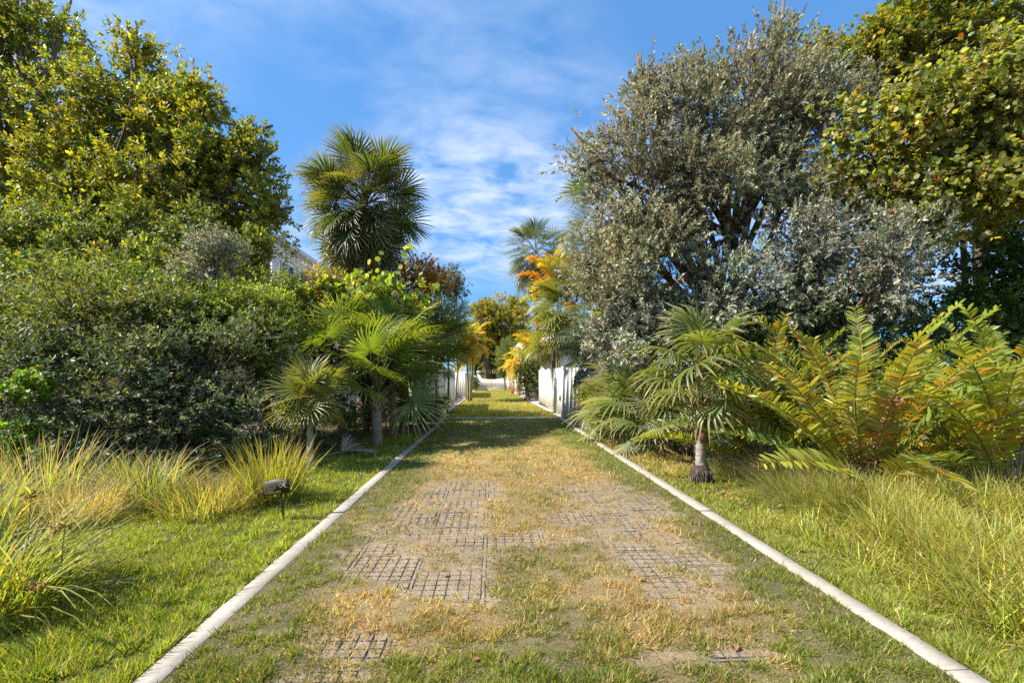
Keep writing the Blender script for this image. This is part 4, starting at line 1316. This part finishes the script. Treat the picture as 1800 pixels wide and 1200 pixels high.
bushy('fan palm with dark blades behind the small round headed thatch palm', ground(600, 12.2), at(602, 640, 12.2), FAN, 13, 86, 15, (.9, 1.2), trunk=.08, tcol=(.22, .15, .09), bases=18, sh=.25)
PMT = fans('palmetto_frond', 5, Rr=.48, Lp=.45, nseg=22, spread=125, cols=[(.075, .115, .035), (.1, .14, .035), (.06, .09, .04)], tipcol=(.2, .19, .08), fold=.15, droop=.25, tip=.3, split=.3, bend=.3, pet_r=.006)
for (px, d, n, lab) in ((735, 15.2, 14, 'small palmetto at the foot of the left fence, nearer one'), (772, 17.2, 16, 'small palmetto at the foot of the left fence, next to the drain'),
                        (600, 10.4, 12, 'low palmetto with wide fronds between the two left trunks'), (395, 8.4, 10, 'shaded palmetto under the dark layered bush')):
    bushy(lab, ground(px, d), ground(px, d, .22), PMT, n, 80, 5, (.8, 1.15), 'palmetto', .04, (.2, .14, .09), group='palmettos in the left bed')
# dead frond lying on the ground, left
o = link('fallen_frond', fan_mesh('fallen_frond', .9, .3, 24, 60, (.36, .31, .24), (.42, .37, .3), fold=.5, droop=.2, tip=.3, bend=.2, mat=M_DEAD, pet_col=(.4, .34, .27)))
o.matrix_world = frame_mat(Vector(ground(575, 9.3, .06)), (.8, .75, .22), .3, 1.0)
tag(o, 'dry grey palm frond lying on the ground between the left palms', 'palm frond')

# ---- right: palms
FANY = fans('fan_frond', 5, Rr=1.0, Lp=.8, nseg=32, spread=130, cols=[(.13, .16, .03), (.1, .14, .03), (.17, .19, .035)], tipcol=(.3, .27, .08), fold=.25, droop=.2, tip=.4, split=.38, bend=.3, pet_r=.011)
bushy('tall green fan palm behind the right fence corner', ground(1012, 19.5), at(1010, 545, 19.5), FANY, 36, 84, -45, (1.05, 1.35), trunk=.1, tcol=(.2, .14, .09), bases=16, sh=.5, dead=3)
bushy('green fan palm leaning over the top of the right fence', ground(975, 21.5), at(972, 600, 21.5), FANY, 20, 80, -35, (.9, 1.2), trunk=.08, tcol=(.2, .14, .09), sh=.3)
SIL = fans('silver_frond', 6, Rr=.75, Lp=.7, nseg=28, spread=130, cols=[SV, (.2, .25, .2), (.28, .32, .25), (.15, .2, .13)], tipcol=SVT, fold=.2, droop=.25, tip=.6, split=.3, bend=.4, pet_r=.009, pet_col=(.2, .22, .12), mat=M_SILVER)
SILG = fans('silver_frond', 6, Rr=.62, Lp=.6, nseg=24, spread=125, cols=[(.14, .19, .07), (.2, .24, .13), (.11, .16, .06), (.24, .27, .17)], tipcol=(.36, .33, .16), fold=.18, droop=.2, tip=.55, split=.28, bend=.35, pet_r=.008, pet_col=(.2, .2, .07))
bushy('silver blue palmetto hanging over the right fence corner', ground(1062, 16.6), at(1050, 622, 16.6), SIL, 36, 84, -55, (1.1, 1.4), 'silver_palmetto', .08, (.2, .15, .1), sh=.5)
for (px, d, z, n, lab, fr, sc) in (
        (1105, 12.2, .75, 24, 'bushy green and silver palmetto by the right kerb', SILG, (1.25, 1.55)),
        (1090, 11.4, .25, 14, 'low silver palmetto touching the right kerb', SILG, (1.0, 1.3)),
        (1140, 10.6, .75, 22, 'silver palmetto left of the right thatch palm', SILG, (1.2, 1.5)),
        (1165, 9.4, .25, 14, 'low palmetto at the foot of the right thatch palm', SILG, (1.0, 1.3)),
        (1095, 14.2, .8, 16, 'silver palmetto in the back row by the right fence', SIL, (1.1, 1.4)),
        (1072, 15.0, .35, 14, 'small palmetto against the end of the right fence', SILG, (.95, 1.2))):
    bushy(lab, ground(px, d), ground(px, d, z), fr, n, 82, -25, sc, 'palmetto', .05, (.2, .14, .09), group='palmettos along the right kerb', sh=.2)
# thatch palm with exposed root ball, right
TH2 = fans('thatch_frond', 6, Rr=.64, Lp=.5, nseg=22, spread=150, cols=[(.13, .17, .05), (.17, .2, .055), (.11, .15, .06)], tipcol=(.34, .31, .13), fold=.1, droop=.15, tip=.7, split=.28, bend=.3, pet_r=.008, pet_col=(.2, .2, .09))
base = ground(1233, 7.1)
root = thing('thatch_palm', 'thatch palm on a bulging root ball beside the right kerb', 'palm', base)
palm_trunk(root, base + UP * .18, base + UP * 1.0 + np.array([-.03, 0, 0]), .072, .08, (.3, .26, .23), flare=1.5)
b = Buf()
ps = np.array([[0, 0, z] for z in (-.06, .0, .06, .13, .2, .25, .3)]) + base
tube(b, ps, np.array([.06, .105, .14, .155, .15, .11, .075]), 14, (.05, .04, .032))
for k in range(60):
    a = rng.uniform(0, 6.28); z = rng.uniform(.02, .25)
    q = base + np.array([math.cos(a) * .15, math.sin(a) * .15, z])
    tube(b, [q, q + np.array([math.cos(a + .4) * .02, math.sin(a + .4) * .02, -.06]), q + np.array([math.cos(a + .7) * .0 - math.cos(a) * .03, math.sin(a) * -.03, -.12])], .007, 4, (.13, .1, .08))
part('root_ball', b, M_BARK, root)
b = Buf()
tube(b, bez(base + UP * .62, base + UP * .9, base + UP * 1.2, 9), np.array([.085, .1, .11, .115, .11, .1, .09, .07, .05]), 10, (.2, .12, .07))
part('fibre_sheath', b, M_PALMBARK, root)
leaf_bases(root, base + UP * .7, base + UP * 1.25, .08, 26, (.26, .15, .08), .22, .35, .028)
c = base + UP * 1.3 + np.array([-.05, 0, 0])
rosette(root, TH2, 9, c, 30, -8, (.85, 1.05), az0=.4)
tube_b = Buf(); tube(tube_b, bez(c - UP * .1, c + UP * .2, c + UP * .5, 6), .03, 7, (.2, .17, .08)); part('crownshaft', tube_b, M_PALMBARK, root, True)
rosette(root, TH2, 13, c + UP * .42, 84, 0, (.85, 1.12), az0=1.3, spread_h=.2)

# ---- feather palms (areca) in the lane
AY = [pinnate_mesh('areca_frond', 1.6, 30, .42, .05, c, arch=1.3, vee=.5, sweep=.6, curl=.9, droop=.4) for c in ((.58, .42, .03), (.46, .4, .04), (.3, .32, .045), (.58, .34, .03))]
AO = [pinnate_mesh('areca_frond', 1.7, 30, .46, .055, c, arch=1.2, vee=.5, sweep=.6, curl=.9) for c in ((.46, .27, .04), (.42, .34, .05), (.26, .29, .05), (.5, .2, .03))]


def areca(label, base, h, fr, n, scale, stems=5, e=(82, 0)):
    root = thing('areca_palm', label, 'palm', base)
    base = np.asarray(base, float)
    for s in range(stems):
        a = s * 2.4
        top = base + np.array([math.cos(a) * .3, math.sin(a) * .3, h * rng.uniform(.7, 1.05)])
        b = Buf(); tube(b, bez(base + np.array([math.cos(a) * .12, math.sin(a) * .12, -.05]), (base + top) / 2, top, 10), np.linspace(.045, .035, 10), 7, (.3, .26, .1)); part('cane', b, M_PALMBARK, root, True)
        rosette(root, fr[s % 2:] + fr, n, top, e[0], e[1], scale, az0=s * 1.1, jitter=12)
    return root


areca('golden areca palm above the second left fence', ground(826, 31), 3.9, AY, 11, (.85, 1.1), 5, (80, -35))
areca('orange and yellow feather palm below the far sabal palm', ground(978, 25), 7.0, AO, 11, (1.0, 1.3), 4, (85, -20))
areca('golden areca palm over the second right fence', ground(937, 35), 4.0, AY, 11, (.95, 1.2), 5, (80, -55))
areca('yellow areca palm deeper in the lane on the right', ground(911, 40), 3.2, AY, 10, (.85, 1.1), 4, (80, -55))
areca('small yellow areca palm near the end of the right fence', ground(899, 50), 2.9, AY, 6, (.8, 1.0), 3, (80, -40))
areca('pale green feather palm half hidden behind the silver tree', ground(1120, 13.5), 3.2, AO, 6, (.8, 1.0), 3, (80, -20))

# ---- giant leather ferns, right
FERN_A = [pinnate_mesh('fern_frond', 2.0, 40, .225, .04, c, arch=.68, vee=.35, sweep=.55, curl=.45, odd=(.42, .22, .03), oddp=op, rib=(.28, .24, .06), twist=.5, mat=M_PALM) for c, op in
          (((.22, .27, .04), .03), ((.29, .31, .045), .06), ((.16, .22, .035), .02), ((.22, .26, .04), .05), ((.28, .27, .05), .08), ((.2, .25, .04), .04), ((.13, .19, .04), .02), ((.28, .26, .05), .15))]
FERN_D = [pinnate_mesh('dead_fern_frond', 1.5, 24, .17, .05, c, arch=.9, vee=.3, curl=1.6, twist=.9, mat=M_DEAD, rib=(.22, .1, .04)) for c in ((.36, .13, .05), (.3, .15, .08))]


def fern(label, base, n, nd_, scale, e=(84, 12), group='giant leather ferns', az0=0.0, stem=True):
    root = thing('leather_fern', label, 'fern', base, group)
    base = np.asarray(base, float)
    b = Buf()
    for k in range(26):
        a = k * 2.4
        q = base + np.array([math.cos(a) * .07, math.sin(a) * .07, 0])
        tube(b, bez(q, q + UP * .15, q + np.array([math.cos(a) * .08, math.sin(a) * .08, .34]), 4), [.018, .016, .012, .008], 5, np.array([.2, .12, .07]) * rng.uniform(.6, 1.3))
    part('stem_base', b, M_BARK, root)
    rosette(root, FERN_A, n, base + UP * .22, e[0], e[1], scale, az0=az0, jitter=9, spread_h=.1, r0=.08)
    if nd_:
        rosette(root, FERN_D, nd_, base + UP * .2, 80, 25, (.8, 1.05), az0=az0 + 2, pname='dead_frond')
    return root


fern('big leather fern with a shaggy brown stem in the middle of the right bed', ground(1522, 6.0), 36, 4, (.95, 1.28), (88, 26))
fern('leather fern behind the right thatch palm', ground(1345, 7.4), 30, 2, (.95, 1.2), (86, 25), az0=1.1)
fern('leather fern with a tall dead orange frond at the back', ground(1450, 8.0), 22, 4, (1.0, 1.3), (86, 35), az0=.4)
fern('leather fern at the right picture edge, nearest one', ground(1770, 5.6), 28, 2, (1.0, 1.25), (86, 28), az0=.8)
fern('leather fern at the right picture edge, behind the nearest', ground(1700, 7.2), 24, 1, (1.0, 1.25), (84, 30), az0=2.1)
fern('leather fern far right behind the grass mounds', ground(1900, 6.2), 16, 1, (1.0, 1.2), (80, 15), az0=.3)

# ---- grasses
P_SEDGE = [(5, (.19, .25, .04)), (4, (.26, .31, .045)), (4, (.11, .16, .035)), (1.0, (.38, .35, .14)), (.7, (.46, .38, .2))]
P_SEDGE2 = [(4, (.17, .23, .06)), (4, (.24, .28, .07)), (2, (.4, .35, .18)), (1.5, (.48, .41, .25))]
P_TAN = [(5, (.42, .33, .19)), (3, (.34, .26, .13)), (2, (.2, .2, .06)), (1.5, (.5, .42, .28))]
P_FINE = [(5, (.26, .29, .1)), (4, (.19, .24, .08)), (2.5, (.42, .37, .2)), (1.2, (.5, .44, .28))]
P_MUHLY = [(5, (.24, .28, .04)), (4, (.32, .34, .055)), (1.6, (.46, .39, .15)), (4, (.14, .19, .03)), (.7, (.5, .42, .2))]
P_BLUE = [(4, (.18, .22, .12)), (3, (.24, .26, .15)), (1, (.36, .3, .16))]
g = grass_clump
SG = 'sedge and grass clumps in the left bed'
near = g('sedge_clump', 'big sedge clump with long arching blades in the near left corner', ground(-40, 3.2), 700, (.45, .95), .42, (5, 65), (30, 110), (.010, .017), P_SEDGE, (.36, .31, .08), SG)
g('sedge_clump', 'sedge clump at the left edge behind the nearest one', ground(-60, 4.6), 420, (.45, .95), .4, (5, 55), (30, 105), (.009, .016), P_SEDGE, (.36, .31, .08), SG)
g('sedge_clump', 'grey green sedge clump in front of the round leaved seedling', ground(70, 5.9), 320, (.5, 1.1), .45, (5, 50), (5, 50), (.008, .013), P_SEDGE2, (.42, .32, .18), SG)
g('grass_clump', 'pale tan dry grass mound beside the left lawn', ground(130, 5.2), 1100, (.35, .65), .4, (5, 70), (10, 60), (.004, .007), P_TAN, None, SG)
g('sedge_clump', 'loose green sedge with arching blades in the middle of the left bed', ground(265, 5.9), 330, (.5, .95), .36, (5, 60), (30, 110), (.009, .016), P_SEDGE, (.38, .3, .1), SG)
g('grass_clump', 'low yellow green grass mound with dry stems left of the sign', ground(370, 5.7), 900, (.25, .6), .5, (5, 75), (10, 60), (.006, .011), P_SEDGE2, (.42, .3, .12), SG)
g('sedge_clump', 'tall upright bright sedge clump directly behind the small sign', ground(476, 6.05), 420, (.5, .95), .3, (0, 42), (2, 35), (.009, .015), P_SEDGE, (.4, .32, .05), SG)
g('grass_clump', 'fine brown green grass skirt around the sign post', ground(435, 6.1), 1000, (.3, .6), .5, (5, 70), (10, 55), (.004, .008), P_TAN + P_SEDGE2, None, SG)
g('grass_clump', 'dry low grass tuft between the tan mound and the middle sedge', ground(200, 6.4), 900, (.35, .7), .5, (5, 70), (10, 60), (.004, .007), P_SEDGE2, None, SG)
# seed heads on long stalks
for (px, py, d, lab) in ((70, 1030, 2.75, 'brown seed head on a stalk low in the near left corner'), (115, 925, 3.2, 'brown seed head on a stalk left of the tan grass'), (55, 872, 3.5, 'brown seed head on a stalk at the left edge, topmost')):
    top = at(px, py, d)
    base = np.array([top[0] - .12, top[1] + .1, 0.0])
    root = thing('seed_stalk', lab, 'sedge', base, 'brown seed heads of the near sedge')
    b = Buf(); tube(b, bez(base, base + UP * top[2] * .6, top, 8), np.linspace(.005, .003, 8), 4, (.17, .21, .05)); part('stalk', b, M_GRASS, root)
    b = Buf()
    for k in range(11):
        d_ = nrm(rng.normal(0, 1, 3) * np.array([1, 1, .35]) + UP * .35)
        l = rng.uniform(.02, .085)
        e_ = top + d_ * l
        tube(b, [top, (top + e_) / 2, e_], .0018, 3, (.3, .2, .06))
        for j in range(9):
            q = e_ + rng.normal(0, .007, 3); dd = nrm(rng.normal(0, 1, 3))
            tube(b, [q - dd * .007, q, q + dd * .009], [.002, .0042, .001], 4, np.array([.4, .2, .06]) * rng.uniform(.7, 1.2))
    part('seed_head', b, M_DEAD, root)
    b = Buf()
    n = 7
    az = np.array([-.5, .3, .9, 1.8, 2.9, 3.7, 5.2]) + rng.normal(0, .2, n)
    blades(b, np.tile(top, (n, 1)), az, np.radians(rng.uniform(40, 85, n)), np.radians(rng.uniform(20, 70, n)), rng.uniform(.25, .6, n), np.full(n, .012), pick(P_SEDGE[:2], n), (.4, .28, .1), 7, .2)
    part('bract', b, M_GRASS, root)

RG = 'grass mounds in the right bed'
g('grass_clump', 'wispy pale grass tuft just right of the root ball palm', ground(1300, 7.3), 900, (.35, .7), .35, (5, 65), (15, 75), (.003, .006), P_FINE, None, RG)
g('grass_clump', 'fine fountain grass mound in front of the left fern', ground(1405, 6.0), 2200, (.45, .85), .32, (10, 75), (20, 80), (.003, .0055), P_FINE, None, RG)
g('grass_clump', 'low grass mound between the fountain grass and the fern stem', ground(1470, 5.4), 1800, (.35, .7), .35, (5, 70), (15, 70), (.003, .006), P_FINE + P_MUHLY, None, RG)
g('spiky_grass', 'spiky blue green grass with straight blades at the right edge', ground(1770, 5.2), 260, (.6, 1.15), .3, (5, 50), (0, 18), (.005, .009), P_BLUE, None, RG)
i = 0
for (px, d, n, L, lab) in ((1490, 4.6, 900, (.18, .36), 'yellow green grass mound nearest the kerb, farther along'), (1570, 4.9, 1900, (.4, .75), 'feathery yellow green grass mound in front of the fern stem'),
                           (1650, 4.1, 2000, (.35, .7), 'yellow green grass mound in the middle of the right mass'), (1720, 4.9, 1900, (.45, .8), 'tall tan tipped grass mound under the right ferns'),
                           (1770, 3.5, 2200, (.35, .7), 'large tangled grass mound at the right edge'), (1650, 3.6, 1000, (.16, .34), 'low grass mound by the kerb at lower right'),
                           (1860, 4.3, 1700, (.4, .8), 'grass mound cut off by the right picture edge, farther one'), (1860, 2.95, 1900, (.3, .6), 'grass mound in the bottom right corner'),
                           (1570, 4.15, 900, (.16, .34), 'low green grass tuft beside the kerb, middle right')):
    g('grass_clump', lab, ground(px, d), int(n * .95), L, .5, (5, 75), (15, 85), (.006, .011), P_MUHLY, (.4, .36, .1), RG, az_sd=2.0, jit=.4)
g('grass_tuft', 'small bright yellow green tuft beside the right kerb', ground(1125, 10.3), 40, (.2, .38), .06, (5, 45), (10, 60), (.012, .02), [(1, (.25, .3, .03))], None)

# ---- small sign in the left bed
sd = 5.25
sp = ground(492, sd)
root = thing('small_sign', 'small dark arched security sign on a post in the left bed', 'sign', sp)
rotz = R(18)
b = Buf()
W_, H_ = .155, .135
n = 17
xs_ = np.linspace(-W_, W_, n)
top_ = H_ / 2 + .028 * np.clip(np.cos(xs_ / W_ * 1.5), 0, 1) ** 1.0
fr = [[x, -.008, z] for x, z in zip(xs_, top_)]
bk = [[x, .008, z] for x, z in zip(xs_, top_)]
fb = [[x, -.008, -H_ / 2] for x in xs_]
bb = [[x, .008, -H_ / 2] for x in xs_]
V = np.array(fr + bk + fb + bb)
q = []
for i in range(n - 1):
    q += [[2 * n + i, 2 * n + i + 1, i + 1, i], [3 * n + i + 1, 3 * n + i, n + i, n + i + 1], [i, i + 1, n + i + 1, n + i], [2 * n + i + 1, 2 * n + i, 3 * n + i, 3 * n + i + 1]]
q += [[0, n, 3 * n, 2 * n], [n - 1, 3 * n - 1, 4 * n - 1, 2 * n - 1]]
b.add(V, [np.array(q)])
board = link('board', b.mesh('board', M_SIGN), root)
tilt = Matrix.Translation((-.04, 0, .375)) @ Matrix.Rotation(-R(8), 4, 'Z') @ Matrix.Rotation(R(4), 4, 'X') @ Matrix.Rotation(-R(9), 4, 'Y')
board.matrix_local = tilt
for k, (txt, x0, size) in enumerate((('THIS', -.095, .0245), ('PROPERTY IS', -.14, .0245), ('PROTECTED', -.14, .0245), ('BY VIDEO', -.14, .0245), ('SURVEILLANCE', -.14, .0275))):
    cu = bpy.data.curves.new('lettering', 'FONT')
    cu.body = txt; cu.size = size; cu.extrude = .0008; cu.space_character = 1.05
    tmp = bpy.data.objects.new('lettering_source', cu)
    COL.objects.link(tmp)
    dg = bpy.context.evaluated_depsgraph_get()
    me = bpy.data.meshes.new_from_object(tmp.evaluated_get(dg))
    bpy.data.objects.remove(tmp)
    me.materials.clear(); me.materials.append(M_GOLD)
    o = link('lettering', me, board)
    o.matrix_local = Matrix.Translation((x0, -.0095, .043 - k * .0245)) @ Matrix.Rotation(R(90), 4, 'X')
b = Buf()          # camera emblem: lens ring, tapered body, bracket
ring = [[.062 + .02 * math.cos(a), -.0095, .02 + .02 * math.sin(a)] for a in np.linspace(0, 6.283, 15)[:-1]]
tube(b, np.array(ring + ring[:1]), .003, 4, (.4, .3, .1))
b.add([[.078, -.0098, .03], [.085, -.0098, .008], [.118, -.0098, .02], [.125, -.0098, .052], [.105, -.0098, .053]], [np.array([[0, 1, 2, 3, 4]])])
tube(b, [[.1, -.0095, .012], [.112, -.0095, -.004], [.14, -.0095, -.012]], .0032, 4)
link('emblem', b.mesh('emblem', M_GOLD), board)
b = Buf(); tube(b, [[.0, .012, .35], [.02, .014, .18], [.045, .016, -.1]], .011, 8, (.06, .045, .035))
link('post', b.mesh('post', M_SIGN), root)
root.rotation_euler = (0, 0, 0)

# red flower pot in the lane
p = ground(901, 44.5)
root = thing('flower_pot', 'small red flower pot at the foot of the right fence', 'flower pot', p)
b = Buf(); tube(b, [p + UP * z for z in (.0, .1, .24, .26, .3)], [.12, .15, .19, .21, .21], 12, (.5, .13, .05)); part('pot', b, M_POT, root, True)
b = Buf(); nfl = 40
u = runit(nfl); u[:, 2] = abs(u[:, 2])
put(b, T_ROUND, p + UP * .36 + u * .2, *[nrm(rng.normal(size=(nfl, 3))) for _ in range(3)], .1, .1, pick([(3, (.5, .06, .02)), (2, (.08, .13, .02))], nfl))
part('flowers', b, M_LEAF, root)
